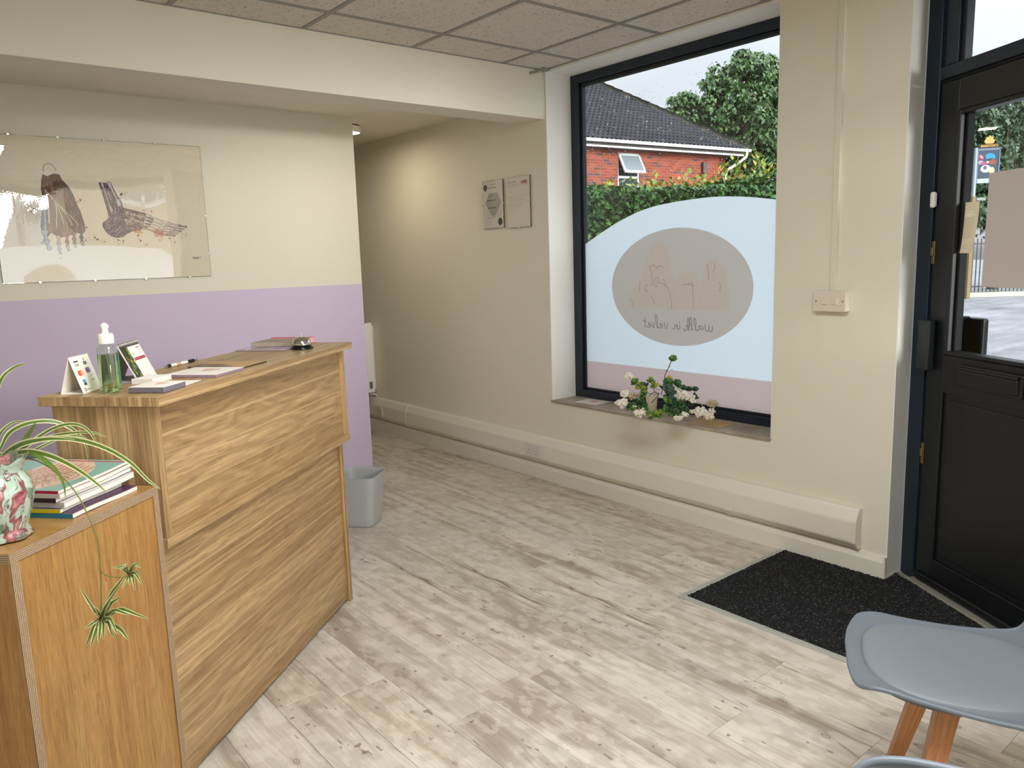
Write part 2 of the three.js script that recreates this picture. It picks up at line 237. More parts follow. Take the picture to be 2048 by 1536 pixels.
// ------------------------------------------------------------------ the room
const X = 3.22, CEIL = 2.5, BEAM_Z = -3.548, BACK_Z = -4.736, PIER_Z = -1.436;
const FACADE = [3.355, 0, -1.436], FTURN = -2.1171;                 // the shop front runs at a slant; local x follows it, local z looks into the room
const dd = V(Math.cos(FTURN), 0, -Math.sin(FTURN)), nd = V(Math.sin(FTURN), 0, Math.cos(FTURN));
const onFront = (s, y, z = 0) => V(...FACADE).addScaledVector(dd, s).addScaledVector(nd, z).setY(y);
const FA = -nd.x, FB = -nd.z, FC = FA * FACADE[0] + FB * FACADE[2];   // inside the room: FA x + FB z <= FC
{
  // floor of boards laid along the window wall
  const floor = structure('floor'), r = rng(11), W = 0.18, L = 1.22, mats = [[1, 1, 1], [0.95, 0.945, 0.94], [1.04, 1.03, 1.02], [0.985, 0.97, 0.955]].map((c) => { const m = mat('#ffffff', 0.42, { map: sized(floorTex, 2.44, 1.22), bumpMap: sized(floorBump, 2.44, 1.22), bumpScale: 0.0006 }); m.color.setRGB(...c); return m; });
  part('subfloor', box(-1.75, 3.4, -0.09, -0.012, -8.1, 3.45), mat('#57504a', 0.9), floor);
  const mx = 2.44, mz = -1.93;
  for (let x = 0.668 - 13 * W; x < X; x += W) {
    for (let z = -8 - L * r(); z < 3.3; z += L) {
      const c0 = [x + 0.0004, Math.min(x + W - 0.0004, X)], du = r() * 2.44, dv = r() * 1.22, m = mats[Math.floor(r() * 4)];
      let full = [[c0[0], z + 0.0004], [c0[1], z + 0.0004], [c0[1], z + L - 0.0004], [c0[0], z + L - 0.0004]];
      for (const [a, b, c] of [[FA, FB, FC - 0.0], [-1, 0, 1.6], [0, -1, 8], [0, 1, 3.3]]) full = full && clip(full, a, b, c);
      if (!full) continue;
      if (z + L < -4.9 && x < 1.35) continue;
      const left = clip(full, 1, 0, mx), right = clip(full, -1, 0, -mx), bits = [left, right && clip(right, 0, 1, mz)].filter(Boolean);
      const g = bits.map((p) => { const q = slab(p, 0, 0.012, 0.0011); const P = q.attributes.position, uv = new Float32Array(P.count * 2); for (let i = 0; i < P.count; i++) { uv[2 * i] = P.getZ(i) + du; uv[2 * i + 1] = P.getX(i) + dv; } q.setAttribute('uv', new THREE.BufferAttribute(uv, 2)); return q; });
      if (g.length) part('floor_plank', g, m, floor);
    }
  }
}
{
  // window wall
  const w = structure('wall_right');
  part('plaster', [box(X, 3.52, -0.05, 2.7, -8.2, -3.54), box(X, 3.52, -0.05, 2.7, -2.0, PIER_Z), box(X, 3.52, -0.05, 0.52, -3.54, -2.0), box(X, 3.52, 2.495, 2.7, -3.54, -2.0)].map((g) => metre(g)), M.cream, w);
  part('window_reveal', [box(X + 0.001, 3.44, 0.53, 2.495, -3.545, -3.536), box(X + 0.001, 3.44, 0.53, 2.495, -2.004, -1.995), box(X + 0.001, 3.44, 2.489, 2.499, -3.536, -2.004)].map((g) => metre(g)), M.reveal, w);
  part('door_reveal', metre(box(X + 0.0005, 3.44, 0, 2.7, PIER_Z - 0.002, PIER_Z + 0.004)), M.reveal, w);
  // lavender wall behind the desk
  const b = structure('wall_back');
  part('upper_paint', metre(box(-1.7, 2.586, 1.277, 2.45, -4.84, BACK_Z)), M.cream, b);
  part('lilac_paint', metre(box(-1.7, 2.586, -0.05, 1.277, -4.84, BACK_Z)), M.lilac, b);
  const l = structure('wall_left');
  part('plaster', [metre(box(-1.8, -1.6, -0.05, 2.7, -5, 3.5)), metre(box(1.3, 1.4, -0.05, 2.45, -8.2, -4.84)), metre(box(1.3, 3.44, -0.05, 2.45, -8.2, -8))], M.cream, l);
  const f = structure('wall_front', FACADE, FTURN);
  part('plaster', [box(0, 1.12, 2.5, 2.7, -0.24, 0.03), box(1.1, 1.32, -0.1, 2.7, -0.24, 0.03), box(1.32, 5.3, -0.1, 0.5, -0.24, 0.03), box(1.32, 5.3, 2.45, 2.7, -0.24, 0.03), box(5.3, 5.75, -0.1, 2.7, -0.24, 0.03)].map((g) => metre(g)), M.cream, f);
  const e = structure('wall_end'); part('plaster', metre(box(-1.8, 0.62, -0.05, 2.7, 3.3, 3.5)), M.cream, e);
  // plastered beam over the passage
  const beam = structure('trim_1'); part('beam', metre(box(-1.7, X + 0.05, 2.225, 2.66, -3.755, BEAM_Z)), M.cream, beam);
  // skirting along the window wall
  const s = structure('baseboard_right');
  const prof = [[0, 0], [-0.018, 0], [-0.018, 0.074], [-0.007, 0.1], [0, 0.1]];
  part('skirting', extrude(prof, 3.24).translate(X, 0, -8), M.trim, s); part('skirting', extrude(prof, 3.32).translate(X, 0, -4.757), M.trim, s);
  part('end_block', box(X - 0.0185, X + 0.002, 0, 0.1, PIER_Z - 0.004, PIER_Z + 0.005), M.trim, s);
}
{
  // suspended ceiling
  const c = structure('ceiling'), bounds = [[FA, FB, FC - 0.02], [1, 0, X], [-1, 0, 1.6], [0, -1, -BEAM_Z], [0, 1, 3.3]];
  const lit = new Set(['4,4', '4,7', '2,3', '2,6']);
  const r = rng(3); let i = 0;
  for (let x = 2.91 - 0.6 * 8; x < X; x += 0.6, i++) { let j = 0; for (let z = -3.865; z < 3.3; z += 0.6, j++) {
    let p = [[x, z], [x + 0.6, z], [x + 0.6, z + 0.6], [x, z + 0.6]]; for (const q of bounds) p = p && clip(p, ...q); if (!p) continue;
    const dark = Math.abs(x - (-0.69)) < 1e-6;
    if (PANELS.some(([a, b]) => Math.abs(a - (x + 0.3)) < 0.05 && Math.abs(b - (z + 0.3)) < 0.05)) continue;
    const g = slab(p, 0, 0.015, 0.001); g.rotateX(Math.PI); for (let k = 0; k < g.attributes.position.count; k++) g.attributes.position.setZ(k, -g.attributes.position.getZ(k));
    // mirrored back so that the finished face looks down
    const P = g.attributes.position; for (let k = 0; k < P.count; k += 3) { const a = [P.getX(k + 1), P.getY(k + 1), P.getZ(k + 1)]; P.setXYZ(k + 1, P.getX(k + 2), P.getY(k + 2), P.getZ(k + 2)); P.setXYZ(k + 2, ...a); }
    g.computeVertexNormals(); part('ceiling_tile', metre(g.translate(0, CEIL + 0.004, 0), 'x', r(), r()), M.tile, c);
  } }
  const zEnd = (x) => Math.min(3.3, (FC - 0.02 - FA * x) / FB), xEnd = (z) => Math.min(X, (FC - 0.02 - FB * z) / FA);
  for (let x = 2.91; x > -1.6; x -= 0.6) part('grid_bar', rbox(x - 0.012, x + 0.012, CEIL, CEIL + 0.03, BEAM_Z, zEnd(x), 0.001), M.grid, c);
  for (let z = -3.265; z < 3.3; z += 0.6) part('grid_bar', rbox(-1.6, xEnd(z), CEIL - 0.0006, CEIL + 0.03, z - 0.012, z + 0.012, 0.001), M.grid, c);
  part('wall_angle', box(-1.6, X, CEIL - 0.001, CEIL + 0.03, BEAM_Z, BEAM_Z + 0.004), M.grid, c);
  part('wall_angle', box(X - 0.012, X, CEIL + 0.001, CEIL + 0.02, BEAM_Z, zEnd(X)), M.grid, c);
  part('angle_end', [box(-0.045, 0.0, -0.008, 0.012, -0.018, 0).rotateZ(0.22).translate(X - 0.005, CEIL - 0.004, BEAM_Z + 0.05), box(-0.1, -0.03, -0.012, 0.002, -0.004, 0).rotateZ(0.3).translate(X - 0.02, CEIL + 0.006, BEAM_Z + 0.006)], mat('#a39d90', 0.6), c);
  part('roof_deck', box(-1.8, 3.5, 2.6, 2.72, BEAM_Z - 0.02, 3.5), mat('#b5aea2', 0.9), c);
  part('passage_ceiling', metre(box(-1.8, 3.44, 2.36, 2.7, -8.2, -3.755)), mat('#e3dccd', 0.8, { bumpMap: wallBump, bumpScale: 0.0006 }), c);
}
// ------------------------------------------------------------------ shop window with its printed film
const script = (g, strokes, lw) => { g.lineWidth = lw; g.lineCap = g.lineJoin = 'round'; for (const s of strokes) { g.beginPath(); g.moveTo(s[0], s[1]); for (let i = 2; i < s.length; i += 4) g.quadraticCurveTo(s[i], s[i + 1], s[i + 2], s[i + 3]); g.stroke(); } };
const filmOval = drawn(1024, 700, (g, w, h) => {
  g.fillStyle = '#cdc3b8'; g.fillRect(0, 0, w, h);
  g.save(); g.translate(w, 0); g.scale(-1, 1);                   // printed to be read from the street
  g.fillStyle = '#d0b9a8'; 
  // pale washed shapes of feet and hands
  const blob = (pts) => { g.beginPath(); g.moveTo(pts[0], pts[1]); for (let i = 2; i < pts.length; i += 4) g.quadraticCurveTo(pts[i], pts[i + 1], pts[i + 2], pts[i + 3]); g.closePath(); g.fill(); };
  g.globalAlpha = 0.65;
  blob([150, 480, 140, 380, 165, 330, 170, 210, 250, 190, 320, 190, 330, 300, 350, 400, 360, 480]);
  blob([330, 480, 340, 330, 380, 260, 470, 240, 520, 300, 545, 400, 550, 480]);
  blob([500, 480, 520, 300, 560, 250, 560, 100, 640, 80, 730, 80, 740, 200, 790, 290, 800, 330, 890, 360, 880, 480]);
  g.globalAlpha = 1; g.strokeStyle = '#a59488';
  script(g, [[395, 480, 390, 400, 398, 330], [548, 480, 550, 400, 580, 350, 600, 330, 640, 320], [700, 340, 690, 280, 715, 230], [715, 230, 690, 200, 660, 235, 640, 210, 610, 230], [660, 330, 640, 300, 655, 290, 690, 300, 680, 340, 672, 352, 655, 340], [600, 350, 590, 310, 615, 300], [730, 340, 760, 330, 750, 370, 740, 390, 735, 370], [865, 430, 850, 450, 845, 478], [800, 380, 795, 340, 790, 320], [290, 300, 285, 260, 300, 215], [220, 320, 200, 330, 215, 370], [430, 330, 400, 310, 395, 340, 440, 325, 470, 335], [705, 400, 690, 430, 680, 450], [250, 210, 240, 240, 262, 262]], 4);
  // walk in velvet
  g.strokeStyle = '#9b9088'; g.lineWidth = 6.5;
  const X0 = 318, Y = 598;
  const word = [
    [0, -26, 0, 8, 12, 4, 24, 0, 22, -26], [22, -26, 22, 8, 34, 4, 48, -4, 46, -32],
    [84, -22, 60, -30, 58, -8, 62, 8, 84, -22], [84, -24, 80, 8, 94, 2],
    [98, 2, 124, -44, 112, -66, 98, -60, 106, 2], [122, 2, 150, -46, 138, -70, 124, -62, 130, 2],
    [146, 6, 162, -48, 152, -66, 142, -50, 146, 8], [148, -14, 166, -30, 164, -16, 150, -10, 150, -10, 160, 2, 172, 10, 182, 6, 178, -4],
    [206, -22, 202, 6, 214, 2], [222, 2, 224, -22, 222, -24], [222, -8, 236, -30, 240, -14, 238, 6, 252, 0],
    [286, -28, 290, 4, 298, 2, 312, -20, 306, -34], [318, -8, 340, -14, 334, -26, 320, -24, 322, -4, 330, 8, 346, -6],
    [350, 2, 378, -46, 366, -74, 350, -64, 358, 2], [376, -26, 376, 4, 384, 2, 398, -20, 392, -30], [402, -8, 422, -14, 416, -26, 404, -24, 406, -4, 412, 8, 428, -4], [446, -58, 432, 6, 446, 0], [432, -34, 446, -32, 458, -36],
  ].map((s) => s.map((v, i) => (i % 2 ? Y + v * 1.05 : X0 - 60 + v * 1.12)));
  script(g, word, 6.5); g.fillStyle = '#9b9088'; g.beginPath(); g.arc(X0 - 60 + 208 * 1.12, Y - 40, 4.5, 0, 7); g.fill();
  g.restore();
});
const FILM = { white: phys('#f0f8fc', 1, { transmission: 1, thickness: 0, ior: 1.2 }), pink: phys('#e0cac8', 1, { transmission: 0.72, thickness: 0, ior: 1.2 }), oval: phys('#ffffff', 1, { map: filmOval, transmission: 0.85, thickness: 0, ior: 1.2 }) };
function shopWindow(o, x0, x1, y0, y1, film, glass, crest) {     // in local x, y; glass at z = 0, room towards +z
  const F = 0.068;
  part('window_frame', rbox(x0, x0 + F, y0, y1, -0.03, 0.028, 0.004), M.frame, o); part('window_frame', rbox(x1 - F, x1, y0, y1, -0.03, 0.028, 0.004), M.frame, o);
  part('window_frame', rbox(x0 + F, x1 - F, y1 - 0.062, y1, -0.03, 0.028, 0.004), M.frame, o); part('window_frame', rbox(x0 + F, x1 - F, y0, y0 + 0.05, -0.03, 0.028, 0.004), M.frame, o);
  const b = 0.02; // glazing bead
  part('glazing_bead', [rbox(x0 + F, x0 + F + b, y0 + 0.05, y1 - 0.062, -0.02, 0.012, 0.003), rbox(x1 - F - b, x1 - F, y0 + 0.05, y1 - 0.062, -0.02, 0.012, 0.003), rbox(x0 + F, x1 - F, y0 + 0.05, y0 + 0.05 + b * 0.7, -0.02, 0.012, 0.003), rbox(x0 + F, x1 - F, y1 - 0.062 - b, y1 - 0.062, -0.02, 0.012, 0.003)], M.frameIn, o);
  part('pane', new THREE.PlaneGeometry(x1 - x0 - 0.1, y1 - y0 - 0.08).translate((x0 + x1) / 2, (y0 + y1) / 2, 0), glass, o);
  const a = x0 + F + b * 0.8, z = x1 - F - b * 0.8, w = z - a, top = film.top, low = y0 + 0.06, band = film.band, cx = a + w * film.cx, cy = film.cy, rx = film.rx, ry = film.ry;
  const s = new THREE.Shape(); s.moveTo(a, band); s.lineTo(z, band); s.lineTo(z, top[top.length - 1][1]);
  s.splineThru(top.slice(0, -1).reverse().map(([t, y]) => new THREE.Vector2(a + w * t, y))); s.lineTo(a, band);
  const hole = new THREE.Path(); hole.absellipse(cx, cy, rx, ry, 0, Math.PI * 2, true); s.holes.push(hole);
  part('frosted_film', new THREE.ShapeGeometry(s, 48).translate(0, 0, 0.004), FILM.white, o, 'pale blue white frosted film');
  part('oval_film', new THREE.CircleGeometry(1, 96).scale(rx, ry, 1).translate(cx, cy, 0.004), FILM.oval, o, 'beige oval with a printed sketch of feet and the words walk in velvet in reverse');
  part('pink_film', new THREE.PlaneGeometry(w, band - low).translate((a + z) / 2, (band + low) / 2, 0.004), FILM.pink, o, 'dusky pink film along the foot of the pane');
}
{
  const w = structure('window_1', [3.45, 0, -2.77], -Math.PI / 2);   // local x = towards the viewer along the wall
  shopWindow(w, -0.77, 0.77, 0.53, 2.5, { top: [[0, 1.488], [0.2, 1.606], [0.39, 1.676], [0.64, 1.699], [0.82, 1.686], [1, 1.648]], band: 0.762, cx: 0.518, cy: 1.229, rx: 0.486, ry: 0.324 }, M.tinted);
  // rain on the outside of the glass
  const r = rng(29), drops = new THREE.InstancedMesh(new THREE.SphereGeometry(1, 8, 6), phys('#ffffff', 0.02, { transmission: 1, thickness: 0.002, ior: 1.33 }), 620), m4 = new THREE.Matrix4(), q0 = new THREE.Quaternion();
  for (let i = 0; i < 620; i++) { const k = 0.0012 + 0.0026 * Math.pow(r(), 3), yy = 1.72 + 0.62 * Math.pow(r(), 1.3); m4.compose(V(lerp(-0.66, 0.66, r()), yy, -0.0015), q0, V(k, k * (1 + 1.2 * r()), k * 0.5)); drops.setMatrixAt(i, m4); }
  drops.name = 'raindrops'; drops.userData.kind = 'stuff'; w.add(drops);
  const s = structure('window_sill');
  const sill = (z0, z1, du) => part('sill_plank', metre(rbox(X - 0.012, 3.42, 0.519, 0.531, z0, z1, 0.0015), 'z', du, du * 0.3), mat('#d8d2cb', 0.4, { map: sized(floorTex, 2.44, 1.22) }), s);
  sill(-3.54, -2.31, 0.2); sill(-2.308, -2.0, 1.1);
  // the second shop window, in the slanted front beside the door
  const f = structure('window_2', [FACADE[0] + nd.x * -0.08 , 0, FACADE[2] + nd.z * -0.08], FTURN);
  shopWindow(f, 1.32, 5.3, 0.5, 2.45, { top: [[0, 1.62], [0.2, 1.7], [0.4, 1.74], [0.6, 1.745], [0.8, 1.71], [1, 1.62]], band: 0.75, cx: 0.5, cy: 1.22, rx: 0.52, ry: 0.34 }, M.glass);
  part('sill_board', rbox(1.33, 5.29, 0.49, 0.505, 0.02, 0.13, 0.003), M.white, f);
}
// ------------------------------------------------------------------ shop door
{
  const d = structure('door_1', FACADE, FTURN), P = M.doorPaint;
  const H = 2.5, L0 = 0.09, L1 = 1.0;
  part('door_frame', rbox(0.004, 0.088, 0, H, -0.075, 0.0, 0.004), M.frame, d); part('door_frame', rbox(1.005, 1.1, 0, H, -0.075, 0, 0.004), M.frame, d);
  part('door_frame', rbox(0.088, 1.005, 2.455, H, -0.075, 0, 0.004), M.frame, d); part('transom', rbox(0.088, 1.005, 2.045, 2.093, -0.075, 0, 0.004), M.frame, d);
  part('frame_stop', [rbox(0.088, 0.1, 0.02, 2.045, -0.07, -0.012, 0.002), rbox(0.993, 1.005, 0.02, 2.045, -0.07, -0.012, 0.002), rbox(0.1, 0.993, 2.033, 2.045, -0.07, -0.012, 0.002)], M.rubber, d);
  // light over the door
  part('top_light_frame', [rbox(0.1, 0.17, 2.093, 2.455, -0.06, -0.008, 0.006), rbox(0.923, 0.993, 2.093, 2.455, -0.06, -0.008, 0.006), rbox(0.17, 0.923, 2.4, 2.455, -0.06, -0.008, 0.006)], M.frame, d);
  part('glazing_bead', [rbox(0.17, 0.192, 2.095, 2.42, -0.055, -0.02, 0.004), rbox(0.9, 0.923, 2.095, 2.42, -0.055, -0.02, 0.004)], M.frameIn, d);
  part('top_light_pane', new THREE.PlaneGeometry(0.75, 0.34).translate(0.545, 2.26, -0.04), M.tinted, d);
  // the leaf
  const leaf = part('stile', rbox(0.102, 0.2, 0.018, 2.03, -0.055, -0.003, 0.005), P, d); part('stile', rbox(0.9, 0.992, 0.018, 2.03, -0.055, -0.003, 0.005), P, d);
  part('top_rail', rbox(0.2, 0.9, 1.915, 2.03, -0.055, -0.003, 0.004), P, d); part('middle_rail', rbox(0.2, 0.9, 0.832, 0.985, -0.055, -0.003, 0.004), P, d); part('bottom_rail', rbox(0.2, 0.9, 0.018, 0.13, -0.055, -0.003, 0.004), P, d);
  part('lower_panel', [rbox(0.2, 0.9, 0.13, 0.832, -0.05, -0.014, 0.002), rbox(0.225, 0.875, 0.155, 0.807, -0.05, -0.009, 0.006)], P, d);
  part('glazing_bead', [rbox(0.2, 0.222, 0.985, 1.915, -0.05, 0.004, 0.006), rbox(0.878, 0.9, 0.985, 1.915, -0.05, 0.004, 0.006), rbox(0.222, 0.878, 1.898, 1.915, -0.05, 0.004, 0.006), rbox(0.222, 0.878, 0.985, 1.003, -0.05, 0.004, 0.006)], P, d);
  part('glazing_bead', [rbox(0.223, 0.236, 1.002, 1.9, -0.05, -0.018, 0.004)], M.rubber, d);
  part('pane', new THREE.PlaneGeometry(0.68, 0.93).translate(0.55, 1.45, -0.035), M.tinted, d);
  part('letter_plate', [rbox(0.3, 0.615, 0.875, 0.96, -0.004, 0.012, 0.012, 3), rbox(0.315, 0.6, 0.884, 0.944, 0.0, 0.02, 0.014, 3), rbox(0.312, 0.603, 0.942, 0.952, 0, 0.024, 0.004, 2)], phys('#0e1216', 0.3), d, 'black letter plate with a hinged flap');
  part('door_pull', [rbox(0.082, 0.15, 0.915, 1.117, 0.002, 0.034, 0.006, 2)], phys('#20252a', 0.45), d, 'dark grey pull plate');
  part('outer_handle', [rbox(0.19, 0.285, 0.98, 1.13, -0.125, -0.09, 0.012, 2), rbox(0.19, 0.21, 0.99, 1.135, -0.1, -0.05, 0.004)], M.black, d, 'black outside handle seen through the glass');
  for (const y of [1.385, 0.56]) part('lock_keep', [rbox(0.098, 0.114, y - 0.045, y + 0.045, -0.012, 0.001, 0.002), rbox(0.1, 0.112, y - 0.012, y + 0.022, -0.004, 0.008, 0.003, 2), cyl(0.004, 0.004, 0.006, 10).rotateX(Math.PI / 2).translate(0.106, y + 0.035, 0.002), cyl(0.004, 0.004, 0.006, 10).rotateX(Math.PI / 2).translate(0.106, y - 0.035, 0.002)], M.brass, d);
  part('weather_bar', rbox(0.11, 0.99, 0.018, 0.05, -0.004, 0.012, 0.008, 2), P, d);
  part('threshold', rbox(0.09, 1.0, -0.004, 0.012, -0.07, 0.036, 0.004), mat('#a9a496', 0.4, { metalness: 0.4 }), d);
  part('cill', rbox(0, 1.1, -0.08, -0.004, -0.2, 0.03, 0.003), mat('#8c877d', 0.8), d);
}
// ------------------------------------------------------------------ reception desk; its local x runs along the front, z looks out to the room
const DESK = [1.427, 0, -2.858], DTURN = 0.6991;
const onDesk = (u, y, n) => { const p = V(-u, y, n).applyAxisAngle(V(0, 1, 0), DTURN); return [p.x + DESK[0], p.y, p.z + DESK[2]]; };
{
  const t = thing('reception_desk', 'tall oak-effect reception desk with a raised counter and two-tier panelled front', 'reception desk', DESK, DTURN);
  const W = 1.22, k = 0.025, o = M.desk;
  const P = (name, b, grain, du, dv) => part(name, metre(rbox(...b, 0.0015), grain, du, dv), o, t);
  P('end_panel', [-W, -W + k, 0.001, 0.7, -0.62, 0], 'y', 0.1, 0.2); P('end_panel', [-k, 0, 0.001, 0.7, -0.62, 0], 'y', 0.5, 0.6);
  P('lower_front_panel', [-W + k, -k, 0.012, 0.7, -0.034, -0.014], 'x', 0.3, 0.02);
  P('ledge', [-W - 0.004, 0, 0.7, 0.725, -0.4, 0.036], 'x', 0.2, 0.83);
  P('upper_end_panel', [-W, -W + k, 0.725, 1.075, -0.262, 0.03], 'y', 0.8, 0.45); P('upper_end_panel', [-k, 0, 0.725, 1.075, -0.262, 0.03], 'y', 0.3, 0.15);
  P('upper_front_panel', [-W + k, -k, 0.725, 1.075, -0.004, 0.016], 'x', 0.72, 0.31);
  P('counter_top', [-1.238, 0.02, 1.075, 1.1, -0.285, 0.06], 'x', 0.45, 0.62);
}
{
  const t = thing('plywood_cabinet', 'warm orange-brown plywood cabinet with bare layered edges at the desk end', 'cabinet', DESK, DTURN);
  const x0 = -1.7, x1 = -1.238, k = 0.02, H = 0.872, D = -0.37, F = 0.03;
  part('top_board', metre(rbox(x0, x1, H - k, H, D, F, 0.001), 'z', 0.1, 0.1), M.ply, t);
  part('side_board', metre(rbox(x0, x0 + k, 0.001, H - k, D, F, 0.001), 'y', 0.2, 0.3), M.ply, t); part('side_board', metre(rbox(x1 - k, x1, 0.001, H - k, D, F, 0.001), 'y', 0.4, 0.3), M.ply, t);
  part('front_board', metre(rbox(x0 + k, x1 - k, 0.02, H - k - 0.0006, F - 0.022, F - 0.002, 0.001), 'y', 0.33, 0.1), M.ply, t);
  // bare edges of the boards: thin strips of layered veneer glued ends
  const strip = (w, h, long) => { const g = new THREE.BoxGeometry(w, h, 0.0012).toNonIndexed(), p = g.attributes.position, uv = new Float32Array(p.count * 2); for (let i = 0; i < p.count; i++) { const a = long === 'x' ? p.getX(i) : p.getY(i), b = long === 'x' ? p.getY(i) : p.getX(i); uv[2 * i] = a * 6; uv[2 * i + 1] = (b + k / 2) / k; } g.setAttribute('uv', new THREE.BufferAttribute(uv, 2)); return g; };
  part('layered_edge', strip(x1 - x0, k, 'x').translate((x0 + x1) / 2, H - k / 2, F + 0.0004), M.plyEdge, t);
  part('layered_edge', strip(k, H - k - 0.002, 'y').translate(x0 + k / 2, (H - k) / 2, F + 0.0004), M.plyEdge, t); part('layered_edge', strip(k, H - k - 0.002, 'y').translate(x1 - k / 2, (H - k) / 2, F + 0.0004), M.plyEdge, t);
  part('layered_edge', strip(F - D, k, 'x').rotateY(Math.PI / 2).translate(x0 - 0.0004, H - k / 2, (F + D) / 2), M.plyEdge, t);
}
// ------------------------------------------------------------------ things on the counter
const CT = 1.1003;
const sheetStack = (name, w, d, h, topMat, sideMat, parent, n = 1) => { part(name, [box(-w / 2, w / 2, 0, h - 0.0006, -d / 2, d / 2)], sideMat, parent); part(name === 'stack' ? 'top_sheet' : 'cover', new THREE.BoxGeometry(w, 0.0005, d).translate(0, h - 0.0003, 0), topMat, parent); };
const topMap = (tex, r = 0.5) => { const blank = mat('#eee8de', r), m = mat('#ffffff', r, { map: tex }); return [blank, blank, m, blank, blank, blank]; };
const tender = (g, w, h, text = true) => {           // pale leaflet with a sketch of feet, as on the window
  g.fillStyle = '#efe5da'; g.fillRect(0, 0, w, h); g.fillStyle = '#c98f76'; g.globalAlpha = 0.55; g.beginPath(); g.ellipse(w * 0.62, h * 0.55, w * 0.2, h * 0.11, 0.5, 0, 7); g.ellipse(w * 0.72, h * 0.45, w * 0.12, h * 0.1, -0.5, 0, 7); g.fill(); g.globalAlpha = 1;
  if (text) { g.strokeStyle = '#b9a79a'; g.lineWidth = 2; for (let i = 0; i < 5; i++) { g.beginPath(); g.moveTo(w * 0.12, h * (0.2 + i * 0.06)); g.lineTo(w * (0.4 - 0.05 * (i % 2)), h * (0.2 + i * 0.06)); g.stroke(); } }
};
const leafletTex = drawn(256, 256, tender);
{
  // folded card showing the payment marks
  const t = thing('payment_sign', 'small folded white card with rows of payment marks beside the soap bottle', 'card sign', onDesk(1.155, CT, -0.222), DTURN + 0.22);
  const tex = drawn(512, 512, (g, w, h) => {
    g.fillStyle = '#f3ecdf'; g.fillRect(0, 0, w, h);
    g.fillStyle = '#20242c'; g.fillRect(80, 66, 120, 18); g.font = 'italic bold 52px sans-serif'; g.fillText('VISA', 76, 140);
    g.beginPath(); g.moveTo(330, 40); g.lineTo(350, 84); g.lineTo(370, 40); g.lineWidth = 7; g.strokeStyle = '#20242c'; g.stroke(); g.fillRect(312, 96, 84, 44); g.fillStyle = '#f3ecdf'; g.font = 'bold 26px sans-serif'; g.fillText('PAY', 328, 128);
    g.fillStyle = '#dd4a36'; g.beginPath(); g.arc(118, 236, 40, 0, 7); g.fill(); g.fillStyle = '#ee8a4e'; g.globalAlpha = 0.85; g.beginPath(); g.arc(164, 236, 40, 0, 7); g.fill(); g.globalAlpha = 1;
    g.fillStyle = '#c93a56'; g.beginPath(); g.arc(330, 222, 40, 0, 7); g.fill(); g.fillStyle = '#2c7fc0'; g.globalAlpha = 0.85; g.beginPath(); g.arc(374, 222, 40, 0, 7); g.fill(); g.globalAlpha = 1;
    g.fillStyle = '#5a9ccb'; g.fillRect(112, 330, 76, 40); g.fillStyle = '#2b4258'; g.fillRect(112, 374, 76, 34);
    g.fillStyle = '#33363c'; g.beginPath(); g.arc(384, 300, 9, 0, 7); g.arc(364, 360, 11, 0, 7); g.fill(); g.font = '26px sans-serif'; g.fillText('Pay', 380, 370);
    g.strokeStyle = '#22262c'; g.lineWidth = 10; g.strokeRect(76, 448, 30, 34); g.fillStyle = '#4a4d52'; g.font = 'bold 34px sans-serif'; g.fillText('sumup', 124, 480);
  });
  const face = mat('#ffffff', 0.6, { map: tex }), back = mat('#eee8dc', 0.6);
  const sheet = () => new THREE.BoxGeometry(0.098, 0.1, 0.0008).translate(0, 0.05, 0);
  part('front_leaf', sheet().rotateX(-0.3).translate(0, 0, 0.029), [back, back, back, back, face, back], t); part('back_leaf', sheet().rotateX(0.3).translate(0, 0, -0.029), back, t);
  part('base_flap', new THREE.BoxGeometry(0.096, 0.0008, 0.054).translate(0, 0.0006, 0), back, t);
}
{
  const t = thing('soap_bottle', 'clear bottle of pale green hand soap with a white push-pull cap', 'bottle', onDesk(1.17, CT, -0.122));
  const R = 0.026, clear = phys('#f4fbf4', 0.05, { transmission: 1, thickness: 0, ior: 1.45 });
  part('bottle', lathe([[0.0005, 0.001], [R * 0.86, 0.001], [R, 0.006], [R, 0.098], [R * 0.99, 0.112], [R * 0.86, 0.12], [R * 0.62, 0.126], [0.0135, 0.128], [0.0135, 0.134]]), clear, t);
  part('soap', lathe([[0.0002, 0.0025], [R * 0.82, 0.0025], [R * 0.95, 0.008], [R * 0.95, 0.1], [0.0002, 0.1]]), phys('#e4f0cf', 0.02, { transmission: 1, thickness: 0.03, ior: 1.36, attenuationColor: new THREE.Color('#cfe3b4'), attenuationDistance: 0.09 }), t, 'pale green liquid soap');
  part('label', new THREE.CylinderGeometry(R + 0.0004, R + 0.0004, 0.072, 20, 1, true, 0.75, 0.8).translate(0, 0.058, 0), mat('#2e6a55', 0.5, { side: THREE.DoubleSide }), t, 'dark green and blue label at the side');
  part('cap', [lathe([[0.0145, 0.128], [0.0185, 0.128], [0.0185, 0.15], [0.0165, 0.153], [0.009, 0.154], [0.009, 0.154]]), lathe([[0.009, 0.153], [0.008, 0.166], [0.0118, 0.173], [0.0095, 0.1745], [0.006, 0.179], [0.0035, 0.181], [0.0002, 0.181]])], mat('#ece8dc', 0.45), t, 'ribbed white cap with a push-pull spout');
  const ribs = []; for (let i = 0; i < 36; i++) { const a = i / 36 * 6.283; ribs.push(box(-0.0005, 0.0005, 0.13, 0.149, 0.018, 0.0192).rotateY(a)); } part('cap_ribs', ribs, mat('#e4e0d4', 0.45), t);
}
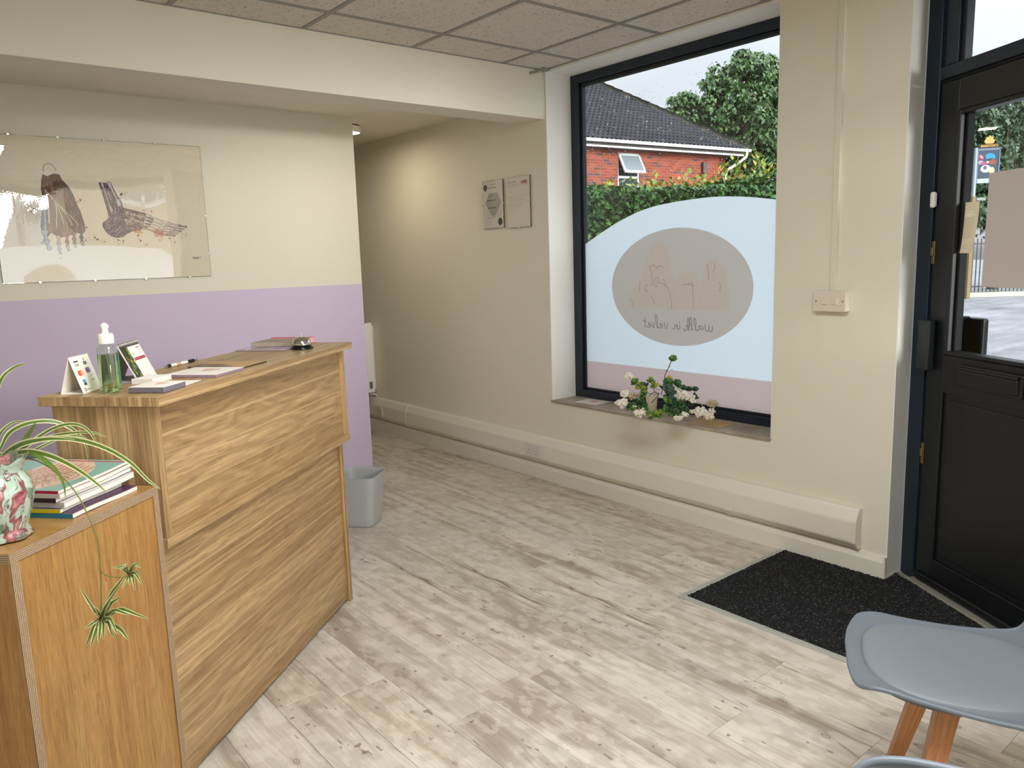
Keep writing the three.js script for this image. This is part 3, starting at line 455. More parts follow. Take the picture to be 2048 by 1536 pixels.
{
  const t = thing('desk_calendar', 'spiral-bound desk calendar standing open on the month of July', 'calendar', onDesk(0.955, CT, -0.222), DTURN + 0.3);
  const tex = drawn(768, 512, (g, w, h) => {
    g.fillStyle = '#f1ece4'; g.fillRect(0, 0, w, h); g.fillStyle = '#3c2a33'; g.fillRect(0, 0, w, 34);
    const r = rng(4), cols = ['#2a3018', '#d8d62a', '#6c7a1c', '#1d2a18', '#b2c224', '#b4703a', '#245a86', '#36240f', '#e6e24a', '#3f6d74', '#101810'];
    g.fillStyle = '#2c3416'; g.fillRect(0, 34, 270, h - 34);
    for (let i = 0; i < 90; i++) { g.save(); g.translate(r() * 250, 40 + r() * 460); g.rotate(0.9 + r() * 0.5); g.fillStyle = cols[Math.floor(r() * cols.length)]; g.globalAlpha = 0.85; g.beginPath(); g.rect(0, 34, 270, h - 34); g.fillRect(-10, -8, 20 + 90 * r(), 8 + 20 * r()); g.restore(); }
    g.globalAlpha = 1; g.fillStyle = '#f1ece4'; g.fillRect(270, 34, w - 270, h - 34);
    g.fillStyle = '#5b6470'; g.font = 'italic 62px serif'; g.fillText('July', 300, 158); g.fillStyle = '#9a8f94'; g.font = '30px sans-serif'; g.fillRect(560, 62, 140, 18); g.fillStyle = '#d3b4b8'; g.fillRect(590, 106, 100, 10); g.fillRect(600, 130, 90, 10); g.fillRect(580, 154, 110, 8);
    g.fillStyle = '#a8283f'; g.fillRect(292, 196, 450, 40); g.fillStyle = '#f0dcdc'; g.font = 'bold 26px sans-serif'; ['M', 'T', 'W', 'T', 'F', 'S', 'S'].forEach((s, i) => g.fillText(s, 312 + i * 63, 226));
    g.strokeStyle = '#cfc6c0'; g.lineWidth = 2; g.fillStyle = '#b4aaa6'; g.font = '24px sans-serif'; for (let y = 0; y < 5; y++) for (let x = 0; x < 7; x++) { const n = y * 7 + x - 1; g.strokeRect(292 + x * 64, 246 + y * 50, 64, 50); if (n > 0 && n < 32) g.fillText(String(n), 300 + x * 64, 272 + y * 50); }
  });
  const page = mat('#ffffff', 0.45, { map: tex }), blank = mat('#d9d4ce', 0.6), W = 0.15, H = 0.112;
  part('page_block', new THREE.BoxGeometry(W, H, 0.004).translate(0, H / 2, 0).rotateX(-0.42).translate(0, 0, 0.045), [blank, blank, blank, blank, page, blank], t);
  part('stand', [new THREE.BoxGeometry(W, H, 0.0015).translate(0, H / 2, 0).rotateX(0.42).translate(0, 0, -0.046), new THREE.BoxGeometry(W, 0.0012, 0.09).translate(0, 0.001, 0)], mat('#a9a3a6', 0.5), t);
  const rings = []; for (let i = 0; i < 34; i++) rings.push(new THREE.TorusGeometry(0.005, 0.0007, 5, 12).rotateY(Math.PI / 2).translate(-W / 2 + 0.005 + i * (W - 0.01) / 33, 0.104, 0)); part('spiral_binding', rings, M.steel, t);
}
{
  const t = thing('card_stack', 'low stack of plain white business cards in front of the calendar', 'card stack', onDesk(0.995, CT, -0.128), DTURN + 0.02);
  sheetStack('stack', 0.088, 0.064, 0.014, M.whitePaper, mat('#e7e0d2', 0.8), t);
  const t2 = thing('leaflet_stack', 'thick stack of square leaflets with dark grey sides at the counter corner', 'leaflets', onDesk(1.135, CT, -0.012), DTURN + 0.03);
  part('stack', rbox(-0.05, 0.05, 0, 0.015, -0.05, 0.05, 0.003), mat('#6d6670', 0.75), t2); part('cover', new THREE.BoxGeometry(0.1, 0.0006, 0.1).translate(0, 0.0153, 0), topMap(leafletTex), t2);
  part('page_edge', new THREE.BoxGeometry(0.0006, 0.011, 0.094).translate(0.0503, 0.0075, 0), mat('#d9dbe2', 0.7), t2, 'white leaf edges on the open side');
  const t3 = single('loose_leaflet', new THREE.BoxGeometry(0.1, 0.0012, 0.095), topMap(leafletTex), 'single pale leaflet lying askew behind the dark-sided leaflet stack', 'leaflet'); t3.position.set(...onDesk(1.045, CT + 0.0007, -0.025)); t3.position.add(V(0, 0.0002, 0)); t3.rotation.y = DTURN + 0.12; t3.position.set(...onDesk(1.03, CT + 0.0008, -0.03));
  const t4 = thing('leaflet_pile', 'flat pile of square cream leaflets with mauve edges in the middle of the counter', 'leaflets', onDesk(0.845, CT, -0.055), DTURN);
  part('stack', rbox(-0.078, 0.078, 0, 0.008, -0.085, 0.082, 0.001), mat('#8d7684', 0.75), t4); part('cover', new THREE.BoxGeometry(0.156, 0.0006, 0.167).translate(0, 0.0082, -0.0015), topMap(leafletTex), t4);
  part('page_edge', new THREE.BoxGeometry(0.0006, 0.006, 0.16).translate(0.0783, 0.004, -0.0015), mat('#efe9df', 0.7), t4, 'white leaf edges');
  const brown = drawn(256, 256, (g, w, h) => { g.fillStyle = '#b9905a'; g.fillRect(0, 0, w, h); const r = rng(8); for (let i = 0; i < 60; i++) { g.fillStyle = r() > 0.5 ? '#c7a069' : '#a67d4c'; g.globalAlpha = 0.35; g.fillRect(r() * w, r() * h, 60 * r(), 4); } g.globalAlpha = 1; g.fillStyle = '#6a5340'; g.fillRect(0, 0, w * 0.52, h * 0.5); g.fillStyle = '#7a624c'; g.fillRect(0, h * 0.5, w * 0.3, h * 0.2); g.fillStyle = '#b09a80'; g.fillRect(26, 50, 60, 8); });
  const t5 = single('brown_folder', rbox(-0.072, 0.072, 0, 0.0035, -0.098, 0.098, 0.001), [mat('#ffffff', 0.45, { map: brown })], 'thin brown and tan card folder with a dark edge on the counter', 'folder');
  t5.geometry = new THREE.BoxGeometry(0.144, 0.0035, 0.194).translate(0, 0.00175, 0); t5.material = (() => { const e = mat('#241a16', 0.6), m = mat('#ffffff', 0.4, { map: brown }); return [mat('#caa468', 0.6), e, m, e, e, e]; })(); t5.position.set(...onDesk(0.66, CT, -0.09)); t5.rotation.y = DTURN;
}
{
  const t = thing('ballpoint_pen', 'white ballpoint pen with black grip and silver tip beside the leaflets', 'pen', onDesk(0.65, CT + 0.0062, -0.262), DTURN + 0.0);
  const c = (r0, r1, a, b) => cyl(r0, r1, b - a, 16).rotateZ(-Math.PI / 2).translate((a + b) / 2, 0, 0);
  part('barrel', c(0.0052, 0.0052, -0.062, 0.03), M.white, t); part('grip', [c(0.0058, 0.0052, 0.03, 0.068)], mat('#141214', 0.7), t); part('tip', c(0.0045, 0.001, 0.068, 0.088), M.chrome, t); part('collar', [c(0.0056, 0.0056, -0.07, -0.062)], mat('#17151a', 0.4), t); part('push_button', [c(0.003, 0.0045, -0.088, -0.07)], M.chrome, t); part('clip', rbox(-0.068, -0.03, 0.0055, 0.007, -0.0016, 0.0016, 0.0005), M.chrome, t);
  part('print_band', new THREE.CylinderGeometry(0.00535, 0.00535, 0.022, 16, 1, true).rotateZ(-Math.PI / 2).translate(-0.02, 0, 0), mat('#c9a27a', 0.5), t);
}
{
  const glossy = (seed, cols, n = 60) => drawn(256, 256, (g, w, h) => { g.fillStyle = cols[0]; g.fillRect(0, 0, w, h); const r = rng(seed); for (let i = 0; i < n; i++) { g.fillStyle = cols[1 + Math.floor(r() * (cols.length - 1))]; g.globalAlpha = 0.6; g.beginPath(); g.ellipse(r() * w, r() * h, 6 + 34 * r(), 4 + 12 * r(), r() * 3, 0, 7); g.fill(); } g.globalAlpha = 1; g.fillStyle = '#efe2ea'; g.fillRect(w * 0.1, h * 0.1, w * 0.5, h * 0.09); g.strokeStyle = '#7c5a72'; g.lineWidth = 3; for (let i = 0; i < 4; i++) { g.beginPath(); g.moveTo(w * 0.1, h * (0.28 + 0.06 * i)); g.lineTo(w * 0.45, h * (0.28 + 0.06 * i)); g.stroke(); } });
  const a = thing('thin_brochure', 'thin mauve brochure lying flat under the grey-edged book', 'brochure', onDesk(0.155, CT, -0.172), DTURN);
  part('pages', rbox(-0.12, 0.12, 0, 0.0035, -0.112, 0.085, 0.0008), mat('#8b7a82', 0.6), a); part('cover', new THREE.BoxGeometry(0.24, 0.0006, 0.197).translate(0, 0.0038, -0.0135), topMap(glossy(31, ['#a98aa8', '#8a6c8e', '#c0a6c2', '#79a07c', '#c9b6c6']), 0.3), a);
  const b = thing('grey_book', 'thick paperback with grey page edges and a pink printed cover behind the bell', 'book', onDesk(0.105, CT + 0.0043, -0.19), DTURN + 0.02);
  part('pages', rbox(-0.07, 0.07, 0.001, 0.017, -0.085, 0.08, 0.001), mat('#a79a88', 0.8), b); part('cover', [new THREE.BoxGeometry(0.144, 0.0008, 0.17).translate(0, 0.0176, -0.0025)], topMap(glossy(33, ['#c98f98', '#8d5f6a', '#e0b4b4', '#a06a72', '#6b5560']), 0.3), b); part('back_cover', new THREE.BoxGeometry(0.144, 0.0008, 0.17).translate(0, 0.0004, -0.0025), mat('#8b7a80', 0.4), b);
  const c = thing('pink_booklet', 'booklet with bright pink-red edges at the far end of the counter', 'booklet', onDesk(-0.0, CT + 0.0002, -0.19), DTURN - 0.03);
  part('pages', rbox(-0.016, 0.016, 0, 0.021, -0.085, 0.09, 0.001), mat('#f0b0ac', 0.7), c); part('cover', [rbox(-0.017, 0.017, 0.021, 0.023, -0.086, 0.091, 0.0006), rbox(-0.017, 0.017, 0, 0.002, -0.086, 0.091, 0.0006)], mat('#cf5a60', 0.35), c);
}
{
  const t = thing('service_bell', 'chrome reception bell on a black base near the counter edge', 'bell', onDesk(0.215, CT, -0.045));
  part('base', lathe([[0.0005, 0], [0.042, 0], [0.0425, 0.003], [0.04, 0.008], [0.034, 0.013], [0.03, 0.0145], [0.0005, 0.0145]], 48), M.black, t);
  part('dome', lathe([[0.0355, 0.0155], [0.0365, 0.0165], [0.036, 0.019], [0.0345, 0.026], [0.031, 0.034], [0.025, 0.0405], [0.016, 0.045], [0.007, 0.0465], [0.0005, 0.047]], 48), M.chrome, t);
  part('push_button', lathe([[0.0025, 0.046], [0.0025, 0.052], [0.0045, 0.053], [0.0045, 0.056], [0.002, 0.058], [0.0018, 0.061], [0.0005, 0.062]], 16), M.chrome, t);
}
// ------------------------------------------------------------------ vase, spider plant and magazines on the cabinet
const CB = 0.8724;
{
  const vaseTex = pixels(512, 512, (u, v) => {
    const w1 = fbm(u * 10, v * 8, 10, 8, 3), w2 = fbm(u * 10 + 3, v * 8 + 1, 10, 8, 3), a = fbm(u * 16 + w1 * 3, v * 11 + w2 * 3, 16, 11, 3), b = fbm(u * 14 + w2 * 3 + 2, v * 10 + w1 * 3, 14, 10, 3), l = Math.abs(fbm(u * 14 + w1 * 4, v * 10 + w2 * 4, 14, 10, 3) - 0.5);
    let c = mix3([150, 178, 156], [196, 206, 188], w1); c = mix3(c, [134, 62, 70], smooth(0.5, 0.58, a)); c = mix3(c, [196, 138, 134], smooth(0.58, 0.68, a) * 0.85); c = mix3(c, [92, 112, 88], smooth(0.56, 0.62, b) * 0.8); return mix3(c, [60, 38, 46], (1 - smooth(0.006, 0.028, l)) * 0.7);
  });
  const pos = onDesk(1.62, CB, -0.06), t = thing('spider_plant', 'spider plant with striped arching leaves in a marbled pink and green vase', 'potted plant', pos);
  const vm = phys('#ffffff', 0.12, { map: vaseTex, clearcoat: 1, clearcoatRoughness: 0.05, side: THREE.DoubleSide });
  const prof = [[0.0005, 0.002], [0.05, 0.002], [0.056, 0.004], [0.052, 0.016], [0.05, 0.026], [0.058, 0.05], [0.067, 0.08], [0.069, 0.1], [0.063, 0.122], [0.053, 0.136], [0.051, 0.144], [0.055, 0.156], [0.062, 0.166], [0.0595, 0.167], [0.052, 0.157], [0.047, 0.145], [0.047, 0.135]];
  const g = lathe(prof, 64), P = g.attributes.position; for (let i = 0; i < P.count; i++) { const y = P.getY(i), a = Math.atan2(P.getZ(i), P.getX(i)), k = 1 + 0.07 * smooth(0.14, 0.167, y) * Math.cos(a * 8) + 0.05 * (1 - smooth(0.0, 0.03, y)) * Math.cos(a * 6); P.setXYZ(i, P.getX(i) * k, y + 0.006 * smooth(0.15, 0.167, y) * Math.cos(a * 8), P.getZ(i) * k); } g.computeVertexNormals();
  part('vase', g, vm, t, 'glossy marbled vase with a frilled rim'); part('soil', lathe([[0.0005, 0.138], [0.047, 0.136]], 24), mat('#2a211a', 0.95), t);
  const leafTex = drawn(64, 256, (c, w, h) => { c.fillStyle = '#e2ddb0'; c.fillRect(0, 0, w, h); const r = rng(2); c.fillStyle = '#5d7a2c'; c.fillRect(w * 0.22, 0, w * 0.56, h); for (let i = 0; i < 26; i++) { c.fillStyle = r() > 0.5 ? '#6f8a38' : '#4c6824'; c.globalAlpha = 0.5; c.fillRect(w * (0.24 + 0.48 * r()), 0, 1.5, h); } });
  const greenTex = drawn(64, 256, (c, w, h) => { c.fillStyle = '#6f8c34'; c.fillRect(0, 0, w, h); const r = rng(9); for (let i = 0; i < 30; i++) { c.fillStyle = r() > 0.5 ? '#86a044' : '#58772a'; c.globalAlpha = 0.5; c.fillRect(w * r(), 0, 2, h); } });
  const lm = phys('#ffffff', 0.45, { map: leafTex, transmission: 0.3, thickness: 0, side: THREE.DoubleSide }), gm = phys('#ffffff', 0.45, { map: greenTex, transmission: 0.3, thickness: 0, side: THREE.DoubleSide }), sm = mat('#6e7434', 0.6), O = V(...pos);
  const look = axis.forward.clone().negate(), L = (pts, w, f, m = lm, n = 26) => { const q = pts.map(([x, y, d]) => at(x, y, d).sub(O)); return part('leaf', blade(q, w * 1.15, look.clone().addScaledVector(V(0, 1, 0), f), n), m, t); };
  const D = 1.675;
  L([[12, 920, D + 0.02], [60, 886, D + 0.02], [130, 877, D], [200, 892, D - 0.02], [260, 925, D - 0.04], [298, 962, D - 0.05], [321, 978, D - 0.05]], 0.0125, 0.6);
  L([[0, 918, D], [40, 890, D - 0.02], [95, 878, D - 0.03], [150, 879, D - 0.03]], 0.016, 0.3);
  L([[5, 925, D], [40, 905, D - 0.03], [90, 909, D - 0.06], [140, 930, D - 0.08], [185, 960, D - 0.09], [215, 986, D - 0.09]], 0.0135, 0.5);
  L([[8, 930, D + 0.03], [50, 895, D + 0.05], [100, 860, D + 0.06], [140, 848, D + 0.06], [170, 855, D + 0.06], [190, 880, D + 0.06], [193, 900, D + 0.06]], 0.0095, 0.4);
  L([[0, 900, D + 0.04], [20, 865, D + 0.05], [60, 846, D + 0.06], [110, 844, D + 0.08], [150, 862, D + 0.1], [172, 890, D + 0.1], [177, 925, D + 0.1]], 0.0115, 0.5);
  L([[20, 915, D + 0.05], [80, 880, D + 0.07], [140, 866, D + 0.08], [190, 866, D + 0.08], [213, 874, D + 0.08]], 0.008, 0.4);
  L([[-10, 800, D], [5, 755, D + 0.01], [25, 737, D + 0.02], [40, 730, D + 0.02], [54, 727, D + 0.02]], 0.0095, 0.3);
  L([[25, 915, D], [45, 890, D - 0.01], [60, 865, D - 0.015], [72, 845, D - 0.02]], 0.0145, 0.2, gm);
  L([[-8, 890, D + 0.06], [6, 860, D + 0.07], [30, 844, D + 0.08], [62, 846, D + 0.08]], 0.008, 0.4);
  L([[20, 922, D], [60, 905, D - 0.01], [100, 885, D], [140, 872, D + 0.02], [168, 875, D + 0.02], [180, 888, D + 0.02]], 0.007, 0.4);
  L([[30, 918, D - 0.02], [60, 905, D - 0.05], [95, 925, D - 0.08], [118, 948, D - 0.09], [128, 970, D - 0.09], [131, 995, D - 0.09]], 0.009, 0.4, gm);
  L([[15, 925, D + 0.02], [-8, 905, D + 0.02], [-30, 915, D + 0.02]], 0.011, 0.4); L([[10, 930, D + 0.01], [25, 900, D], [48, 896, D - 0.02], [62, 888, D - 0.02]], 0.009, 0.3, gm); L([[20, 930, D - 0.01], [40, 917, D - 0.02], [62, 897, D - 0.02]], 0.008, 0.3, gm);
  // the runner that hangs over the cabinet front, with its plantlets
  const run = [[40, 914, D - 0.02], [75, 922, D - 0.06], [120, 950, D - 0.1], [155, 990, D - 0.125], [178, 1035, D - 0.13], [196, 1080, D - 0.13], [200, 1120, D - 0.125], [202, 1160, D - 0.12], [203, 1234, D - 0.12]].map(([x, y, d]) => at(x, y, d).sub(O));
  part('runner', tube(run, 0.0013, 60, 6), sm, t, 'thin hanging runner'); const Q = D - 0.12;
  part('runner', tube([[201, 1141, Q], [212, 1150, Q - 0.01], [232, 1155, Q - 0.015], [256, 1153, Q - 0.02]].map(([x, y, d]) => at(x, y, d).sub(O)), 0.0011, 20, 6), sm, t);
  part('runner', tube([[203, 1166, Q], [208, 1166, Q - 0.004], [211, 1162, Q - 0.006], [212, 1168, Q - 0.006], [214, 1185, Q - 0.006]].map(([x, y, d]) => at(x, y, d).sub(O)), 0.0006, 16, 5), mat('#c9b98a', 0.7), t);
  const fan = (cx, cy, list, w) => { for (const [mx, my, ex, ey, k, m] of list) { const a = at(cx, cy, Q), b = at(cx + mx, cy + my, Q - 0.012 - k * 0.6), c = at(cx + ex, cy + ey, Q - 0.01 - k); part('leaf', blade([a, a.clone().lerp(b, 0.55), b, b.clone().lerp(c, 0.55), c].map((p) => p.clone().sub(O)), w * (m ?? 1), look.clone().addScaledVector(V(0, 1, 0), 0.3), 14), lm, t); } };
  fan(203, 1236, [[-18, -22, -42, -58, 0], [-10, -16, -26, -26, 0.01], [8, -22, 36, -66, 0.02, 1.15], [22, -52, 50, -90, 0.02, 1.2], [16, -6, 46, -20, 0.0], [28, -16, 58, -6, 0.03], [40, -18, 96, 2, 0.02, 1.1], [18, 2, 30, 26, 0.04], [22, 14, 34, 34, 0.03], [40, 24, 56, 46, 0.02, 1.05], [-14, 8, -34, 22, 0.02], [-16, 20, -32, 58, 0.01, 1.05], [-10, 22, -22, 60, 0.03, 1.2], [-2, 16, -6, 52, 0.04, 1.2], [4, 14, 4, 44, 0.03], [14, 10, 22, 38, 0.035], [-12, -12, -24, -30, 0.03], [20, -30, 40, -44, 0.0], [10, 8, 28, 42, 0.01]], 0.0105);
  fan(258, 1148, [[-10, -14, -26, -16, 0], [-16, -12, -36, -14, 0.01, 0.6], [8, -16, 20, -24, 0.01], [14, -20, 24, -12, 0.01, 0.8], [12, -2, 26, 20, 0.02], [8, 6, 12, 34, 0.02], [16, -4, 25, 24, 0.015, 0.8], [2, 8, 2, 24, 0.02], [-4, 12, -14, 30, 0.03, 0.9], [-6, -18, -18, -8, 0.02, 0.8]], 0.0082);
  part('root', new THREE.IcosahedronGeometry(0.006, 1).translate(...at(205, 1246, Q).sub(O).toArray()), mat('#8a5a34', 0.8), t); part('root', new THREE.IcosahedronGeometry(0.004, 1).translate(...at(258, 1152, Q).sub(O).toArray()), mat('#a8662e', 0.8), t);
}
{
  // magazines: spine towards the vase, pages drooping at the free edge
  const cover = (seed, f) => drawn(512, 512, (g, w, h) => f(g, w, h, rng(seed)));
  const face = cover(61, (g, w, h, r) => {
    g.fillStyle = '#7fb0a4'; g.fillRect(0, 0, w, h); g.fillStyle = '#d9bda4'; g.beginPath(); g.ellipse(w * 0.5, h * 0.6, w * 0.5, h * 0.3, -0.2, 0, 7); g.fill();
    for (let i = 0; i < 40; i++) { g.strokeStyle = r() > 0.5 ? '#b98468' : '#8a5c48'; g.lineWidth = 2 + 3 * r(); g.beginPath(); g.moveTo(r() * w * 0.6, h * (0.3 + 0.6 * r())); g.quadraticCurveTo(w * r(), h * r(), w * (0.2 + 0.5 * r()), h * (0.3 + 0.6 * r())); g.stroke(); }
    g.fillStyle = '#cfe0d6'; g.fillRect(w * 0.02, h * 0.02, w * 0.3, h * 0.2); g.fillStyle = '#a6473f'; g.fillRect(w * 0.1, h * 0.05, w * 0.1, h * 0.06); g.fillRect(w * 0.46, h * 0.12, w * 0.16, h * 0.08); g.fillStyle = '#a8434a'; for (let i = 0; i < 9; i++) g.fillRect(w * 0.62, h * (0.36 + 0.055 * i), w * (0.16 + 0.1 * r()), 7); g.fillStyle = '#b5354e'; g.fillRect(w * 0.93, 0, w * 0.03, h);
  });
  const plum = cover(62, (g, w, h, r) => { g.fillStyle = '#4a2648'; g.fillRect(0, 0, w, h); for (let i = 0; i < 60; i++) { g.fillStyle = ['#7c3a68', '#2e2a4a', '#93a0a0', '#5a2f58'][Math.floor(4 * r())]; g.globalAlpha = 0.6; g.fillRect(r() * w, r() * h, 80 * r(), 12 * r()); } });
  function magazine(label, u, n, y, w, d, t, coverTex, coverCol, spineCol, droop, turn) {
    const o = thing('magazine', label, 'magazine', onDesk(u, y, n), DTURN + turn, 'magazines stacked on the plywood cabinet');
    // local: x from the spine (0) to the free edge (w), z from front (0) back to -d
    const up = (x) => droop * smooth(0.25, 1, x / w) + 0.0012 * Math.sin(x * 26);
    const page = (x0, x1, y0, y1) => { const N = 14, f = (a, b) => surface(N, 1, (p, q) => { const x = lerp(x0, x1, p); return [x, lerp(a, b, q) + up(x), 0]; }); const sides = [0.0012, d - 0.0012].map((z) => surface(N, 1, (p, q) => { const x = lerp(x0, x1, p); return [x, (q ? y1 : y0) + up(x), -z]; })); const end = surface(1, 1, (p, q) => [x1, (q ? y1 : y0) + up(x1), -lerp(0.0012, d - 0.0012, p)]); return [...sides, end]; };
    part('pages', page(0.001, w - 0.002, 0.0004, t - 0.0004), mat('#e6ded2', 0.8, { side: THREE.DoubleSide }), o);
    const sheet = (yy) => surface(14, 1, (p, q) => { const x = p * w; return [x, yy + up(x), -q * d]; });
    const topM = coverTex ? mat('#ffffff', 0.28, { map: coverTex, side: THREE.DoubleSide }) : mat(coverCol, 0.3, { side: THREE.DoubleSide });
    part('cover', sheet(t), topM, o); part('back_cover', sheet(0.0003), mat(coverCol, 0.35, { side: THREE.DoubleSide }), o);
    part('spine', box(-0.0008, 0.0004, 0.0003, t, -d, 0), mat(spineCol, 0.4), o); part('spine_face', box(0, 0.0004, 0.0003, t, -d, 0), mat(spineCol, 0.4), o);
    return o;
  }
  let y = CB; const put = (label, u, n, w, d, t, tex, c, s, droop, turn) => { magazine(label, u, n, y, w, d, t, tex, c, s, droop, turn); y += t + 0.0006; };
  put('magazine with a teal spine and plum cover at the bottom of the stack', 1.492, 0.0, 0.222, 0.3, 0.0105, plum, '#4a2648', '#1f7388', 0, 0.0);
  put('magazine with a bright yellow line along its dark grey spine, second from the bottom', 1.492, -0.03, 0.215, 0.29, 0.009, null, '#55505a', '#c2b31a', 0, 0.03);
  put('thick white-spined magazine in the middle of the stack', 1.484, -0.025, 0.24, 0.29, 0.0125, null, '#cfc8c8', '#bdb6b4', 0.004, 0.0);
  put('thin magazine with a near-black maroon spine in the stack', 1.49, -0.04, 0.25, 0.28, 0.0095, null, '#2c1720', '#2c1520', 0.005, -0.02);
  put('cream-spined magazine directly under the top one', 1.488, -0.03, 0.248, 0.29, 0.009, null, '#d9d2c4', '#b9b4a8', 0.006, 0.02);
  put('top magazine with a red spine and a teal cover of a reclining figure', 1.486, -0.035, 0.24, 0.29, 0.007, face, '#9c2138', '#a11c38', 0.007, 0.0);
}
// ------------------------------------------------------------------ chairs with moulded grey shells on beech legs
function shellChair(label) {
  const t = thing('shell_chair', label, 'chair', [0, 0, 0], 0);
  const shell = phys('#6b727a', 0.42), pad = phys('#777d83', 0.5);
  // outline of the shell along its length: front lip to top of back
  const spine = new THREE.CatmullRomCurve3([[0.25, 0.43], [0.215, 0.436], [0.12, 0.422], [0, 0.41], [-0.1, 0.41], [-0.175, 0.425], [-0.22, 0.468], [-0.245, 0.55], [-0.262, 0.64], [-0.28, 0.73], [-0.293, 0.79], [-0.297, 0.815]].map(([z, y]) => V(0, y, z)));
  const half = (v) => { const k = v < 0.17 ? Math.pow(1 - Math.pow(1 - v / 0.17, 2.1), 1 / 2.1) : 1, e = v > 0.82 ? Math.pow(Math.max(0, 1 - Math.pow((v - 0.82) / 0.18, 2.6)), 1 / 2.6) : 1; const w = v < 0.5 ? lerp(0.2, 0.226, smooth(0.1, 0.4, v)) : lerp(0.226, 0.196, smooth(0.5, 0.95, v)); return Math.max(0.01, w * (0.3 + 0.7 * k) * (0.25 + 0.75 * e)); };
  const skin = (off) => (u, v) => { const p = spine.getPoint(clamp(v)), T = spine.getTangent(clamp(v)), N = V(0, -T.z, T.y); if (N.y < 0 && v < 0.4) N.negate(); const s = u * 2 - 1, w = half(v), edge = Math.pow(Math.abs(s), 3.2), lift = lerp(0.022, 0.055, smooth(0.4, 0.62, v)) * edge * smooth(0.02, 0.15, v) * (1 - 0.85 * smooth(0.68, 0.95, v)); const n = V(0, Math.abs(T.z), 0).add(V(0, 0, 0)); const nn = V(0, -T.z, T.y).normalize(); return [s * w, p.y + nn.y * (lift + off), p.z + nn.z * (lift + off)]; };
  const NU = 28, NV = 56, a = surface(NU, NV, skin(0)), b = surface(NU, NV, skin(-0.009));
  const rim = []; const ring = (f) => { const out = []; for (let i = 0; i <= NU; i++) out.push(f(i / NU, 0)); for (let j = 1; j <= NV; j++) out.push(f(1, j / NV)); for (let i = NU - 1; i >= 0; i--) out.push(f(i / NU, 1)); for (let j = NV - 1; j >= 1; j--) out.push(f(0, j / NV)); return out; };
  const r0 = ring(skin(0)), r1 = ring(skin(-0.009)), n = r0.length; const edge = tube(r0.map((p, i) => [(p[0] + r1[i][0]) / 2, (p[1] + r1[i][1]) / 2, (p[2] + r1[i][2]) / 2]).concat([[(r0[0][0] + r1[0][0]) / 2, (r0[0][1] + r1[0][1]) / 2, (r0[0][2] + r1[0][2]) / 2]]), 0.0056, 260, 8);
  part('seat_shell', [a, b, edge], shell, t);
  const cush = (u, v) => { const A = u * Math.PI * 2, R = Math.sqrt(v), c = Math.cos(A), s = Math.sin(A), q = Math.pow(Math.pow(Math.abs(c), 2.7) + Math.pow(Math.abs(s), 2.7), -1 / 2.7); const x = 0.198 * q * c * R, z = 0.022 + 0.203 * q * s * R, base = 0.41 + 0.02 * Math.pow((z - 0) / 0.2, 2) * (z > 0 ? 0.7 : 1.0), side = 0.008 * Math.pow(Math.abs(x) / 0.19, 3); return [x, base + side + 0.03 * Math.pow(1 - Math.pow(v, 4), 0.45) - (v > 0.999 ? 0.004 : 0), z]; };
  part('seat_pad', surface(64, 18, cush), pad, t);
  const leg = (sx, sz) => { const top = V(sx * 0.1, 0.412, -0.06 + sz * 0.1), foot = V(sx * 0.185, 0.0, -0.06 + sz * 0.185), g = new THREE.BoxGeometry(1, 1, 1, 1, 6, 1).toNonIndexed(), p = g.attributes.position, uv = g.attributes.uv; for (let i = 0; i < p.count; i++) { const k = p.getY(i) + 0.5, w = lerp(0.03, 0.047, k), c = foot.clone().lerp(top, k); uv.setXY(i, k * 0.42, (p.getX(i) + p.getZ(i)) * 0.05 + sx * 0.1); p.setXYZ(i, c.x + p.getX(i) * w, c.y, c.z + p.getZ(i) * w); } g.computeVertexNormals(); return g; };
  for (const [sx, sz] of [[1, 1], [-1, 1], [-1, -1], [1, -1]]) part('leg', leg(sx, sz), M.beech, t);
  const bar = (ang) => metre(rbox(-0.15, 0.15, 0.352, 0.395, -0.012, 0.012, 0.003), 'x').rotateY(ang).translate(0, 0, -0.06);
  part('cross_frame', [bar(Math.PI / 4), bar(-Math.PI / 4)], M.beech, t);
  part('mount_plate', rbox(-0.08, 0.08, 0.393, 0.401, -0.13, 0.03, 0.003), M.black, t);
  return t;
}
const chair = shellChair('grey shell chair with a padded seat and beech legs standing on the doormat edge');
chair.position.set(CHAIR1[0], 0, CHAIR1[1]); chair.rotation.y = CHAIR1[2];
copy(chair, 'second grey shell chair, only its curved upper edge showing at the photo bottom', [CHAIR2[0], 0, CHAIR2[1]], CHAIR2[2]);
copy(chair, 'dark grey rounded chair back behind the desk and the spider plant', [CHAIR3[0], 0, CHAIR3[1]], CHAIR3[2]);

